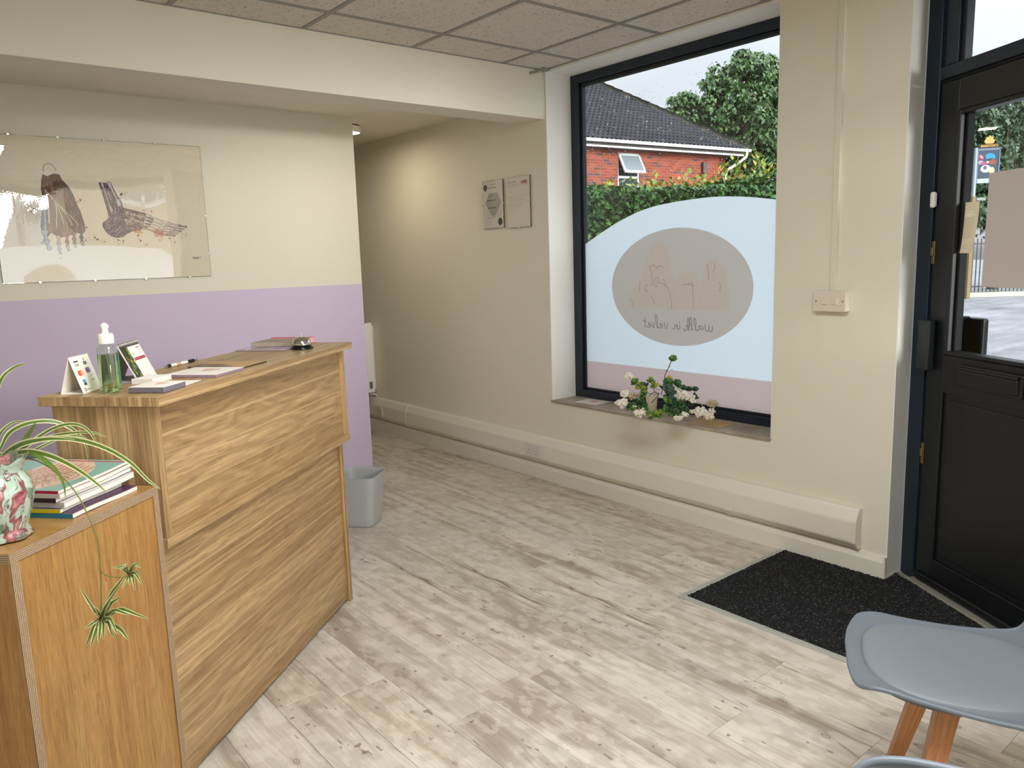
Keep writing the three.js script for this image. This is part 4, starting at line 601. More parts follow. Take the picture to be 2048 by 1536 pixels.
// ------------------------------------------------------------------ door mat
{
  const t = thing('entrance_mat', 'black speckled entrance mat with a pale aluminium edge in front of the door', 'doormat', [0, 0, 0]);
  const A = clip([[2.465, -1.905], [X - 0.019, -1.905], [X - 0.019, 1.0], [2.465, 1.0]], FA, FB, FC - 0.04), B = clip([[X - 0.019, PIER_Z + 0.006], [3.4, PIER_Z + 0.006], [3.4, 1], [X - 0.019, 1]], FA, FB, FC - 0.04);
  part('backing', [slab(A, 0.002, 0.01, 0.001), slab(B, 0.002, 0.01, 0.001)].map((g) => metre(g)), M.mat, t);
  const r = rng(17), spots = []; const inside = (p, x, z) => { let c = false; for (let i = 0, j = p.length - 1; i < p.length; j = i++) if ((p[i][1] > z) !== (p[j][1] > z) && x < (p[j][0] - p[i][0]) * (z - p[i][1]) / (p[j][1] - p[i][1]) + p[i][0]) c = !c; return c; };
  for (let x = 2.468; x < 3.36; x += 0.0058) for (let z = -1.9; z < 0.05; z += 0.0058) if (inside(A, x, z) || inside(B, x, z)) spots.push([x, z]);
  const pile = new THREE.InstancedMesh(new THREE.OctahedronGeometry(0.0042, 0).toNonIndexed(), mat('#ffffff', 0.95), spots.length), m = new THREE.Matrix4(), q = new THREE.Quaternion(), e = new THREE.Euler(), c = new THREE.Color();
  spots.forEach(([x, z], i) => { e.set(r() * 3, r() * 3, r() * 3); m.compose(V(x + (r() - 0.5) * 0.005, 0.0035 + 0.003 * r(), z + (r() - 0.5) * 0.005), q.setFromEuler(e), V(0.8 + 0.5 * r(), 0.8 + 0.5 * r(), 0.8 + 0.5 * r())); pile.setMatrixAt(i, m); const k = r(), g = k > 0.93 ? 0.075 : k > 0.6 ? 0.022 : 0.008; pile.setColorAt(i, c.setRGB(g, g, g * 1.03)); });
  pile.name = 'pile'; pile.userData.kind = 'stuff'; pile.castShadow = pile.receiveShadow = true; t.add(pile);
  const bar = (x0, x1, z0, z1) => [rbox(x0, x1, 0, 0.004, z0, z1, 0.001)];
  const zE = (x) => (FC - 0.04 - FA * x) / FB;
  part('edge_strip', [rbox(2.438, 2.466, 0, 0.0055, -1.932, zE(2.466), 0.0015), rbox(2.449, 2.453, 0.0055, 0.0072, -1.92, zE(2.466), 0.0005)], M.alu, t, 'pale aluminium edge strip'); part('edge_strip', [rbox(2.466, X - 0.019, 0, 0.0055, -1.932, -1.904, 0.0015), rbox(2.466, X - 0.02, 0.0055, 0.0072, -1.92, -1.916, 0.0005)], M.alu, t, 'pale aluminium edge strip');
}
// ------------------------------------------------------------------ waste bin
{
  const t = thing('waste_bin', 'light grey square plastic waste bin on the floor behind the desk end', 'bin', [1.945, 0, -3.716], DTURN);
  const sq = (h, rad, y) => { const o = []; for (let i = 0; i < 48; i++) { const a = i / 48 * 6.2832, c = Math.cos(a), s = Math.sin(a), q = Math.pow(Math.pow(Math.abs(c), rad) + Math.pow(Math.abs(s), rad), -1 / rad); o.push([h * q * c, y, h * q * s]); } return o; };
  const rows = [sq(0.0001, 6, 0.002), sq(0.082, 6, 0.001), sq(0.088, 6, 0.004), sq(0.0895, 6, 0.02), sq(0.114, 7, 0.272), sq(0.117, 7, 0.279), sq(0.1165, 7, 0.282), sq(0.1135, 7, 0.281), sq(0.1115, 7, 0.272), sq(0.0865, 6, 0.01), sq(0.0001, 6, 0.008)];
  part('tub', surface(48, rows.length - 1, (u, v) => rows[Math.round(v * (rows.length - 1))][Math.round(u * 48) % 48]), phys('#b2b4b2', 0.42, { side: THREE.DoubleSide }), t);
}
// ------------------------------------------------------------------ trunking, sockets, switch, heater on the window wall
{
  const t = thing('dado_trunking', 'cream plastic cable trunking running low along the window wall', 'trunking', [X - 0.0008, 0, 0]);
  const prof = [[0, 0.112], [-0.026, 0.112], [-0.05, 0.14], [-0.052, 0.146], [-0.052, 0.236], [-0.05, 0.242], [-0.03, 0.282], [-0.02, 0.29], [0, 0.29]], lid = [[-0.05, 0.15], [-0.0535, 0.15], [-0.0535, 0.232], [-0.05, 0.232]], wide = prof.map(([x, y]) => [x * 1.03 - (x ? 0.0015 : 0), 0.2 + (y - 0.2) * 1.025]);
  const runs = [[-6.7, -5.262], [-5.214, -2.22], [-2.172, -1.56]];
  for (const [a, b] of runs) { part('back_tray', extrude(prof, b - a).translate(0, 0, a), M.trim, t); }
  for (const [a, b] of [[-6.7, -5.68], [-5.57, -5.262], [-5.214, -3.755], [-3.585, -2.22], [-2.172, -1.565]]) part('cover_strip', extrude(lid, b - a, 0.0008).translate(0, 0, a), M.trim, t);
  for (const z of [-5.238, -2.196]) part('joint_cover', extrude(wide, 0.05, 0.001).translate(0, 0, z - 0.025), M.trim, t);
  part('end_cap', extrude(wide, 0.016, 0.001).translate(0, 0, -1.562), M.trim, t);
  const socket = (label, z, two) => {
    const s = thing(two ? 'double_socket' : 'fused_outlet', label, 'socket', [X - 0.0535, 0.191, z], -Math.PI / 2), w = two ? 0.147 : 0.087, k = mat('#d8d0c8', 0.35);
    part('face_plate', rbox(-w / 2, w / 2, -0.043, 0.043, 0, 0.009, 0.003, 2), k, s);
    if (two) for (const x of [-0.037, 0.037]) { part('pin_holes', [box(x - 0.002, x + 0.002, -0.002, 0.006, 0.0085, 0.0095), box(x - 0.0145, x - 0.0075, -0.02, -0.0165, 0.0085, 0.0095), box(x + 0.0075, x + 0.0145, -0.02, -0.0165, 0.0085, 0.0095)], mat('#2a2624', 0.8), s); part('rocker', rbox(Math.sign(x) * 0.012 - 0.006, Math.sign(x) * 0.012 + 0.006, 0.016, 0.034, 0.007, 0.012, 0.002), k, s); }
    else part('flex_outlet', rbox(-0.006, 0.006, -0.006, 0.01, 0.008, 0.013, 0.002), mat('#8e867e', 0.5), s);
  };
  socket('white double power socket set in the cable trunking below the window', -3.67, true); socket('small single outlet plate in the trunking under the heater', -5.62, false);
}
{
  const t = thing('light_switch', 'white two-gang light switch box on the wall between window and door', 'light switch', [X, 1.19, -1.712], -Math.PI / 2), k = mat('#e2d6c6', 0.3);
  part('back_box', rbox(-0.0735, 0.0735, -0.0435, 0.0435, 0, 0.032, 0.004, 2), k, t); part('face_plate', rbox(-0.075, 0.075, -0.045, 0.045, 0.031, 0.039, 0.005, 3), k, t);
  for (const x of [-0.021, 0.025]) { part('surround', rbox(x - 0.017, x + 0.017, -0.016, 0.016, 0.038, 0.041, 0.002), k, t); part('rocker', rbox(x - 0.0115, x + 0.0115, -0.014, 0.014, 0.037, 0.0445, 0.002).rotateX(0.0), k, t); }
  for (const x of [-0.06, 0.06]) part('screw', cyl(0.0032, 0.0032, 0.002, 12).rotateX(Math.PI / 2).translate(x, 0, 0.0395), M.brass, t);
  const c = thing('wall_conduit', 'narrow white surface conduit rising from the light switch to the ceiling', 'conduit', [X, 0, -1.712], -Math.PI / 2);
  part('base', rbox(-0.0125, 0.0125, 1.234, 2.499, 0, 0.012, 0.001), M.upvc, c); part('lid', rbox(-0.0135, 0.0135, 1.234, 2.499, 0.0115, 0.0155, 0.0015), M.upvc, c);
}
{
  const t = thing('panel_heater', 'slim white electric panel heater on the wall beside the passage', 'heater', [X, 0, -6.05], -Math.PI / 2);
  part('back_frame', rbox(-0.3, 0.3, 0.36, 0.9, 0.002, 0.03, 0.004), M.upvc, t); part('casing', rbox(-0.325, 0.325, 0.335, 0.925, 0.024, 0.095, 0.012, 3), M.white, t); part('top_grille', [0, 1, 2, 3].map((i) => box(-0.28, 0.28, 0.9245, 0.9265, 0.034 + i * 0.012, 0.04 + i * 0.012)), mat('#3a3836', 0.7), t);
  part('control_panel', rbox(0.3245, 0.3265, 0.37, 0.43, 0.05, 0.08, 0.001), mat('#6d6964', 0.4), t);
  part('power_cord', tube([[0.28, 0.34, 0.05], [0.3, 0.32, 0.06], [0.33, 0.325, 0.05], [0.345, 0.315, 0.03], [0.35, 0.2915, 0.025]], 0.0042, 30, 8), M.white, t);
}
// ------------------------------------------------------------------ framed certificates
function clipFrame(name, label, z, y, w, h, paper) {
  const t = thing(name, label, 'certificate', [X, y, z], -Math.PI / 2);
  part('backing_board', rbox(-w / 2, w / 2, -h / 2, h / 2, 0.002, 0.01, 0.0008), mat('#5a4a3a', 0.8), t);
  const blank = mat('#d5cdc0', 0.7); part('paper', new THREE.BoxGeometry(w - 0.003, h - 0.003, 0.0006).translate(0, 0, 0.0106), [blank, blank, blank, blank, mat('#ffffff', 0.6, { map: paper }), blank], t);
  part('cover_glass', new THREE.PlaneGeometry(w, h).translate(0, 0, 0.0125), M.glass, t);
  for (const [cx, cy] of [[0, h / 2], [0, -h / 2], [-w / 2, 0], [w / 2, 0]]) part('clip', rbox(cx - 0.005, cx + 0.005, cy - 0.005, cy + 0.005, 0.004, 0.0136, 0.001), M.steel, t);
}
{
  const lines = (g, x, y, w, n, gap, col, lw = 3) => { g.strokeStyle = col; g.lineWidth = lw; const r = rng(n * 7 + y); for (let i = 0; i < n; i++) { g.beginPath(); g.moveTo(x, y + i * gap); let p = x; while (p < x + w * (i === n - 1 ? 0.7 : 1)) { const q = p + 6 + 22 * r(); g.moveTo(p, y + i * gap); g.lineTo(q, y + i * gap); p = q + 6; } g.stroke(); } };
  clipFrame('framed_certificate', 'left framed certificate with a grey shield and dark blue seal', -4.06, 1.767, 0.212, 0.305, drawn(480, 690, (g, w, h) => {
    g.fillStyle = '#d8d1c6'; g.fillRect(0, 0, w, h); const shield = (x, y, s, c) => { g.fillStyle = c; g.beginPath(); g.moveTo(x - s * 0.55, y - s * 0.75); g.lineTo(x + s * 0.55, y - s * 0.75); g.lineTo(x + s, y); g.quadraticCurveTo(x + s * 0.5, y + s * 0.8, x, y + s * 1.1); g.quadraticCurveTo(x - s * 0.5, y + s * 0.8, x - s, y); g.closePath(); g.fill(); };
    shield(250, 320, 190, '#a9a69c'); g.strokeStyle = '#beb9ae'; g.lineWidth = 8; g.beginPath(); g.arc(240, 300, 60, 0, 7); g.stroke(); g.beginPath(); g.arc(240, 380, 70, 3.3, 6.2); g.stroke(); shield(66, 90, 52, '#34343c'); g.strokeStyle = '#75757c'; g.lineWidth = 5; g.beginPath(); g.arc(66, 84, 22, 0, 7); g.stroke();
    lines(g, 190, 50, 150, 1, 10, '#4a4640', 9); lines(g, 262, 74, 16, 1, 10, '#4a4640', 6); lines(g, 130, 100, 280, 1, 10, '#4a4640', 10); lines(g, 190, 214, 80, 1, 10, '#5a564e', 8); lines(g, 90, 280, 320, 1, 10, '#4a4640', 14); lines(g, 120, 392, 270, 1, 10, '#4a4640', 18); lines(g, 80, 450, 330, 5, 22, '#6c675e'); lines(g, 60, 590, 120, 3, 22, '#7c766c'); lines(g, 60, 668, 350, 1, 10, '#8a8478'); g.strokeStyle = '#6c675e'; g.beginPath(); g.moveTo(90, 570); g.quadraticCurveTo(130, 520, 150, 560); g.quadraticCurveTo(170, 530, 200, 556); g.stroke(); g.fillStyle = '#2c3440'; g.beginPath(); g.ellipse(404, 600, 52, 54, 0, 0, 7); g.fill();
  }));
  clipFrame('framed_letter', 'right framed letter with a red-brown emblem at its top corner', -3.803, 1.764, 0.226, 0.312, drawn(480, 660, (g, w, h) => {
    g.fillStyle = '#ded5c4'; g.fillRect(0, 0, w, h); g.fillStyle = '#a5675c'; g.beginPath(); g.moveTo(300, 90); g.quadraticCurveTo(310, 50, 340, 60); g.quadraticCurveTo(350, 40, 370, 66); g.quadraticCurveTo(400, 30, 420, 60); g.quadraticCurveTo(440, 70, 436, 92); g.closePath(); g.fill(); g.fillStyle = '#c08a80'; g.fillRect(310, 100, 120, 7);
    lines(g, 30, 60, 230, 1, 10, '#8a5f58', 10); lines(g, 30, 84, 220, 4, 13, '#b08e88', 4); lines(g, 40, 190, 130, 1, 10, '#8c847a', 4); lines(g, 40, 250, 400, 2, 18, '#a89f92', 4); lines(g, 40, 292, 330, 3, 16, '#a89f92', 4); lines(g, 40, 346, 260, 5, 14, '#a89f92', 4);
  }));
}
// ------------------------------------------------------------------ the large picture of two feet
{
  const W = 1.05, H = 0.745, cx = 1.055, cy = 1.738;
  const art = drawn(2048, 1453, (g, w, h) => {
    g.fillStyle = '#e7ddc6'; g.fillRect(0, 0, w, h);
    // the numbers below are places on the print
    const S = w / 418, T = (x, y) => [(x - 2) * S, (y - 276) * S * 1.0];
    const path = (p) => { g.beginPath(); p.forEach(([x, y], i) => { const [a, b] = T(x, y); if (!i) g.moveTo(a, b); else { const [c, d] = T(...p[i - 1]); g.quadraticCurveTo(c, d, (a + c) / 2, (b + d) / 2); } }); };
    const r = rng(77);
    const scribble = (n, x0, x1, y0, y1, cols, a, len, ang) => { for (let i = 0; i < n; i++) { const [x, y] = T(lerp(x0, x1, r()), lerp(y0, y1, r())); g.strokeStyle = cols[Math.floor(r() * cols.length)]; g.globalAlpha = a; g.lineWidth = 1 + 4 * r(); g.beginPath(); g.moveTo(x, y); const t = ang + (r() - 0.5) * 0.8, l = len * S * (0.4 + r()); g.quadraticCurveTo(x + Math.cos(t) * l * 0.5 + 6 * r(), y + Math.sin(t) * l * 0.5, x + Math.cos(t) * l, y + Math.sin(t) * l); g.stroke(); } g.globalAlpha = 1; };
    const fillClip = (p, col, f) => { g.save(); path(p); g.closePath(); g.fillStyle = col; g.fill(); g.clip(); f(); g.restore(); path(p); g.closePath(); g.strokeStyle = '#2c222c'; g.lineWidth = 4; g.stroke(); };
    const poly = (p) => { g.beginPath(); p.forEach(([x, y], i) => { const q = T(x, y); if (i) g.lineTo(...q); else g.moveTo(...q); }); };
    const shapeOf = (p, col, f) => { g.save(); poly(p); g.closePath(); g.fillStyle = col; g.fill(); g.clip(); f(); g.restore(); poly(p); g.closePath(); g.strokeStyle = '#2a2028'; g.lineWidth = 4; g.lineJoin = 'round'; g.stroke(); };
    const bone = (x0, y0, x1, y1, w, c = '#dcd4c4') => { const [a, b] = T(x0, y0), [e, f] = T(x1, y1), l = Math.hypot(e - a, f - b), t = Math.atan2(f - b, e - a); g.save(); g.translate(a, b); g.rotate(t); const W = w * S * 0.5; g.beginPath(); g.moveTo(-W * 0.5, -W); g.quadraticCurveTo(W * 0.6, -W * 1.1, l * 0.3, -W * 0.5); g.lineTo(l * 0.7, -W * 0.5); g.quadraticCurveTo(l - W * 0.4, -W * 1.1, l + W * 0.3, -W * 0.9); g.quadraticCurveTo(l + W, 0, l + W * 0.3, W * 0.9); g.quadraticCurveTo(l - W * 0.4, W * 1.1, l * 0.7, W * 0.5); g.lineTo(l * 0.3, W * 0.5); g.quadraticCurveTo(W * 0.6, W * 1.1, -W * 0.5, W); g.quadraticCurveTo(-W * 1.3, 0, -W * 0.5, -W); g.fillStyle = c; g.fill(); g.strokeStyle = '#3a3036'; g.lineWidth = 3; g.stroke(); g.beginPath(); g.moveTo(l * 0.1, W * 0.3); g.lineTo(l * 0.85, W * 0.35); g.strokeStyle = '#8a7a78'; g.lineWidth = 4; g.stroke(); g.restore(); };
    // foot seen from above, toes down
    path([[98, 346], [98, 336], [104, 330], [112, 329], [119, 336], [124, 352]]); g.strokeStyle = '#3a3438'; g.lineWidth = 5; g.stroke();
    shapeOf([[96, 352], [104, 356], [115, 350], [126, 351], [130, 362], [141, 376], [148, 393], [153, 412], [158, 428], [162, 448], [163, 466], [156, 474], [147, 470], [138, 474], [127, 478], [116, 480], [106, 476], [98, 470], [92, 478], [83, 476], [81, 458], [84, 440], [87, 420], [88, 404], [91, 394], [90, 380], [93, 362]], '#6a5046', () => {
      scribble(320, 84, 132, 350, 420, ['#8a5a3a', '#3f302c', '#a8743e', '#5e4034', '#c8aa82', '#2e2628'], 0.75, 13, 1.5); scribble(300, 118, 165, 376, 476, ['#466672', '#2f4250', '#8098a0', '#b0502e', '#d0c4ae', '#4a2e3a'], 0.75, 14, 1.3); scribble(300, 82, 134, 408, 480, ['#4f8454', '#5a4030', '#c07434', '#2e5044', '#d8a44a', '#3a2c30'], 0.75, 14, 1.6);
    });
    for (const [x0, y0, x1, y1, w] of [[92, 412, 88, 468, 7], [87, 470, 88, 488, 12], [88, 490, 92, 504, 10]]) bone(x0, y0, x1, y1, w, '#b9b6ae');
    for (const [x, y, k, c] of [[111, 480, 1, '#c8c0b0'], [127, 477, 0.9, '#a4584a'], [141, 473, 0.8, '#b09a92'], [155, 470, 0.78, '#5e7078']]) { bone(x, y, x - 1, y + 13 * k, 7.5, c); bone(x - 1, y + 16 * k, x - 1, y + 25 * k, 7, c); bone(x - 1, y + 27 * k, x, y + 34 * k, 6, '#c4beb6'); }
    g.lineCap = 'round'; for (const [p, lw] of [[[[112, 404], [114, 424], [111, 446], [109, 474]], 8], [[[112, 404], [122, 436], [126, 470]], 7], [[[114, 408], [130, 432], [137, 446], [141, 466]], 7], [[[116, 410], [136, 434], [148, 448], [155, 464]], 7], [[[97, 384], [104, 394], [114, 410]], 9], [[[100, 396], [99, 430], [95, 472]], 12]]) { path(p); g.lineWidth = lw + 5; g.strokeStyle = '#3e322e'; g.stroke(); path(p); g.lineWidth = lw; g.strokeStyle = '#e2d8c2'; g.stroke(); }
    // side view: bones of ankle and foot, toes to the right
    shapeOf([[200, 365], [224, 365], [228, 378], [235, 392], [241, 404], [242, 417], [252, 420], [270, 424], [286, 428], [300, 434], [304, 444], [292, 458], [280, 461], [268, 466], [256, 468], [246, 473], [236, 480], [224, 482], [212, 478], [204, 470], [198, 458], [199, 450], [206, 445], [212, 440], [211, 424], [208, 408], [205, 390]], '#5e4058', () => {
      scribble(520, 196, 246, 362, 440, ['#33203e', '#8a7488', '#d0c2c0', '#4f3050', '#e0d4c4', '#241830'], 0.8, 12, 1.45); scribble(460, 196, 262, 440, 484, ['#30203c', '#7a5a78', '#d2c6b4', '#4a2a58', '#bca898', '#241830'], 0.8, 8, -0.7); scribble(460, 240, 304, 416, 470, ['#8a8478', '#241f2a', '#e0d8c2', '#5a4a4e', '#b0844e', '#d0b898'], 0.85, 8, 0.5);
    });
    for (const [x0, y0, x1, y1, w] of [[206, 367, 219, 424, 5], [220, 366, 236, 412, 8]]) bone(x0, y0, x1, y1, w, '#cfc4c0');
    for (const [x, y] of [[250, 428], [264, 432], [278, 436], [270, 446], [258, 442], [284, 448], [246, 444]]) bone(x, y, x + 9, y + 3, 7, '#c4baa8');
    for (let i = 0; i < 5; i++) { const k = i / 4, x0 = lerp(290, 280, k), y0 = lerp(433, 460, k), x1 = lerp(332, 312, k), y1 = lerp(449, 472, k), x2 = lerp(356, 330, k), y2 = lerp(455, 476, k), x3 = lerp(374, 346, k), y3 = lerp(458, 478, k); bone(x0, y0, x1, y1, 5.6, ['#ddd4c0', '#d4cab6', '#e0d8c6', '#cfc4ac', '#b9a894'][i]); bone(x1 + 4, y1 + 1, x2, y2, 5.4, ['#d8c4bc', '#c8a8a4', '#dcc8c0', '#c4a09c', '#b88a84'][i]); bone(x2 + 3, y2 + 0.5, x3, y3, 4.8, ['#a8949a', '#d8c0ba', '#b89a9c', '#c8acaa', '#a88488'][i]); }
    scribble(70, 300, 318, 463, 480, ['#b8362a', '#d0502e', '#8a2a24'], 0.8, 6, 0.5); scribble(40, 258, 274, 460, 470, ['#c08a2e', '#b4542e'], 0.7, 6, 0.4);
    // splashes of ink
    const drops = [[160, 402, 4, '#4a1c22'], [155, 406, 3, '#5a2026'], [166, 460, 4, '#5a1c22'], [185, 485, 5, '#6a1a20'], [180, 481, 4, '#3a1418'], [162, 488, 3, '#5a1c22'], [73, 421, 4, '#3f4a2a'], [86, 424, 5, '#6a8a2c'], [67, 428, 3, '#3a2a22'], [84, 438, 3, '#5a6a2a'], [232, 392, 4, '#2a1a20'], [242, 388, 5, '#2a1a20'], [250, 388, 2, '#3a1a1a'], [301, 424, 4, '#c0392a'], [285, 422, 4, '#a08a34'], [268, 477, 6, '#b08a2a'], [272, 489, 5, '#9a2a22'], [226, 487, 4, '#5a1a1e'], [236, 489, 4, '#6a1a1e'], [313, 489, 3, '#b0302a'], [334, 484, 4, '#6a1a1e'], [310, 486, 2, '#b0302a'], [345, 493, 3, '#4a2a28'], [371, 477, 2, '#4a2a28'], [110, 524, 4, '#c49a78'], [80, 492, 3, '#4a3a38'], [284, 498, 3, '#7a4a3a'], [198, 490, 3, '#4a2028']];
    for (const [x, y, s, c] of drops) { const [a, b] = T(x, y); g.fillStyle = c; g.beginPath(); g.ellipse(a, b, s * 2.6, s * 2.0, r() * 3, 0, 7); g.fill(); for (let i = 0; i < 9; i++) { g.globalAlpha = 0.7; g.beginPath(); g.arc(a + (r() - 0.5) * 90, b + (r() - 0.5) * 70, 1 + 3 * r(), 0, 7); g.fill(); } g.globalAlpha = 1; }
    g.strokeStyle = '#3a3436'; g.lineWidth = 4; const [sx, sy] = T(381, 530); g.beginPath(); g.moveTo(sx, sy); g.lineTo(sx + 6, sy - 14); g.lineTo(sx + 14, sy); g.lineTo(sx + 22, sy - 14); g.lineTo(sx + 26, sy); g.quadraticCurveTo(sx + 34, sy - 12, sx + 40, sy); g.moveTo(sx + 46, sy - 14); g.lineTo(sx + 46, sy); g.moveTo(sx + 46, sy - 7); g.lineTo(sx + 58, sy - 8); g.moveTo(sx + 58, sy - 15); g.lineTo(sx + 58, sy); g.quadraticCurveTo(sx + 68, sy - 14, sx + 74, sy - 2); g.lineTo(sx + 84, sy - 10); g.lineTo(sx + 96, sy - 2); g.moveTo(sx + 8, sy + 8); g.lineTo(sx + 70, sy + 6); g.stroke();
  });
  const t = thing('framed_print', 'large frameless clip picture of two anatomical feet with splashed colours', 'picture', [cx, cy, BACK_Z]);
  const edge = mat('#8d8272', 0.7); part('backing_board', rbox(-W / 2, W / 2, -H / 2, H / 2, 0.004, 0.012, 0.001), mat('#6b5a48', 0.8), t);
  part('print', new THREE.BoxGeometry(W - 0.004, H - 0.004, 0.0008).translate(0, 0, 0.0126), [edge, edge, edge, edge, mat('#ffffff', 0.7, { map: art }), edge], t);
  const waves = pixels(256, 256, (u, v) => { const k = 128 + 70 * (fbm(u * 5, v * 4, 5, 4, 2) - 0.5) + 34 * Math.sin(u * 6.283 * 4 + 0.6) * (0.35 + v * v); return [k, k, k]; }, false);
  const g = new THREE.PlaneGeometry(W, H).translate(0, 0, 0.0155); part('acrylic_sheet', g, phys('#ffffff', 0, { transmission: 1, thickness: 0, ior: 2.1, bumpMap: waves, bumpScale: 0.004 }), t);
  for (const [x, y] of [[-0.42, H / 2], [-0.2, H / 2], [0.02, H / 2], [0.28, H / 2], [-0.36, -H / 2], [-0.1, -H / 2], [0.16, -H / 2], [0.4, -H / 2], [W / 2, 0.2], [W / 2, -0.02], [W / 2, -0.24], [-W / 2, 0.1]]) part('clip', rbox(x - 0.006, x + 0.006, y - 0.006, y + 0.006, 0.006, 0.017, 0.001), M.steel, t);
}
// ------------------------------------------------------------------ passage lamp
{
  const t = thing('round_ceiling_lamp', 'small round white surface-mounted lamp glowing in the passage ceiling', 'ceiling lamp', [2.695, 2.36, -4.985]);
  part('base_ring', lathe([[0.0005, 0], [0.062, 0], [0.062, -0.008], [0.058, -0.012], [0.0005, -0.012]].reverse(), 40), mat('#b98f84', 0.5), t); part('housing', lathe([[0.078, -0.012], [0.0795, -0.02], [0.0795, -0.05], [0.077, -0.054], [0.073, -0.054], [0.073, -0.048], [0.0005, -0.047]].reverse(), 48), M.white, t);
  part('lamp_diffuser', lathe([[0.0005, -0.0565], [0.04, -0.056], [0.0725, -0.053], [0.0725, -0.05], [0.0005, -0.05]], 48), mat('#ffffff', 0.5, { emissive: new THREE.Color(1, 0.86, 0.66), emissiveIntensity: 3 }), t);
  const l = new THREE.RectAreaLight(new THREE.Color(1, 0.86, 0.66), LAMP_LEVEL, 0.12, 0.12); l.name = 'lamp_light'; l.position.set(2.695, 2.36 - 0.06, -4.985); l.rotation.x = -Math.PI / 2; scene.add(l);
}
// ------------------------------------------------------------------ notices and sensor on the door
{
  const paper = (name, label, tex, col, s0, s1, y0, y1, curl) => { const m = phys(tex ? '#ffffff' : col, 1, { map: tex, side: THREE.DoubleSide, transmission: 0.4, thickness: 0, ior: 1.2 }); const o = single(name, surface(16, 16, (u, v) => { const x = lerp(s0, s1, u), y = lerp(y0, y1, v); const p = onFront(x, y, -0.0315 + curl(u, v)); return [p.x, p.y, p.z]; }), m, label, 'notice'); return o; };
  paper('paper_notice', 'narrow cream printed notice taped to the door glass', drawn(256, 520, (g, w, h) => { g.fillStyle = '#d3c2a2'; g.fillRect(0, 0, w, h); g.fillStyle = '#e6d9c0'; g.font = 'bold 34px serif'; g.textAlign = 'center'; g.strokeStyle = '#e6d9c0'; g.lineWidth = 9; g.beginPath(); for (const [p, q, y] of [[80, 120, 96], [130, 180, 96], [66, 190, 122], [84, 170, 140]]) { g.moveTo(p, y); g.lineTo(q, y); } g.stroke(); g.strokeStyle = '#a8957a'; g.lineWidth = 3; for (let i = 0; i < 16; i++) { const y = 160 + i * 14, q = 60 + 40 * ((i * 7) % 5) / 5; g.beginPath(); g.moveTo(w / 2 - q, y); g.lineTo(w / 2 + q, y); g.stroke(); } for (let i = 0; i < 4; i++) { g.beginPath(); g.moveTo(w / 2 - 40, 430 + i * 14); g.lineTo(w / 2 + 40, 430 + i * 14); g.stroke(); } }), '', 0.212, 0.31, 1.381, 1.571, (u, v) => 0.004 + 0.016 * Math.pow(1 - v, 2) * (0.4 + u));
  paper('poster', 'plain taupe back of a poster stuck on the door glass', null, '#b5a69c', 0.345, 0.83, 1.255, 1.668, (u, v) => 0.001 + 0.003 * Math.pow(1 - v, 3));
  const s = thing('door_sensor', 'small white pill-shaped alarm contact on the door edge', 'sensor', onFront(0.102, 1.592, 0.001).toArray(), FTURN);
  part('sensor_body', rbox(-0.011, 0.011, -0.031, 0.031, 0, 0.017, 0.008, 4), M.white, s); part('sensor_cover', rbox(0.0, 0.0135, -0.027, 0.027, 0.0, 0.011, 0.004, 2), mat('#d8d4cc', 0.4), s);
}
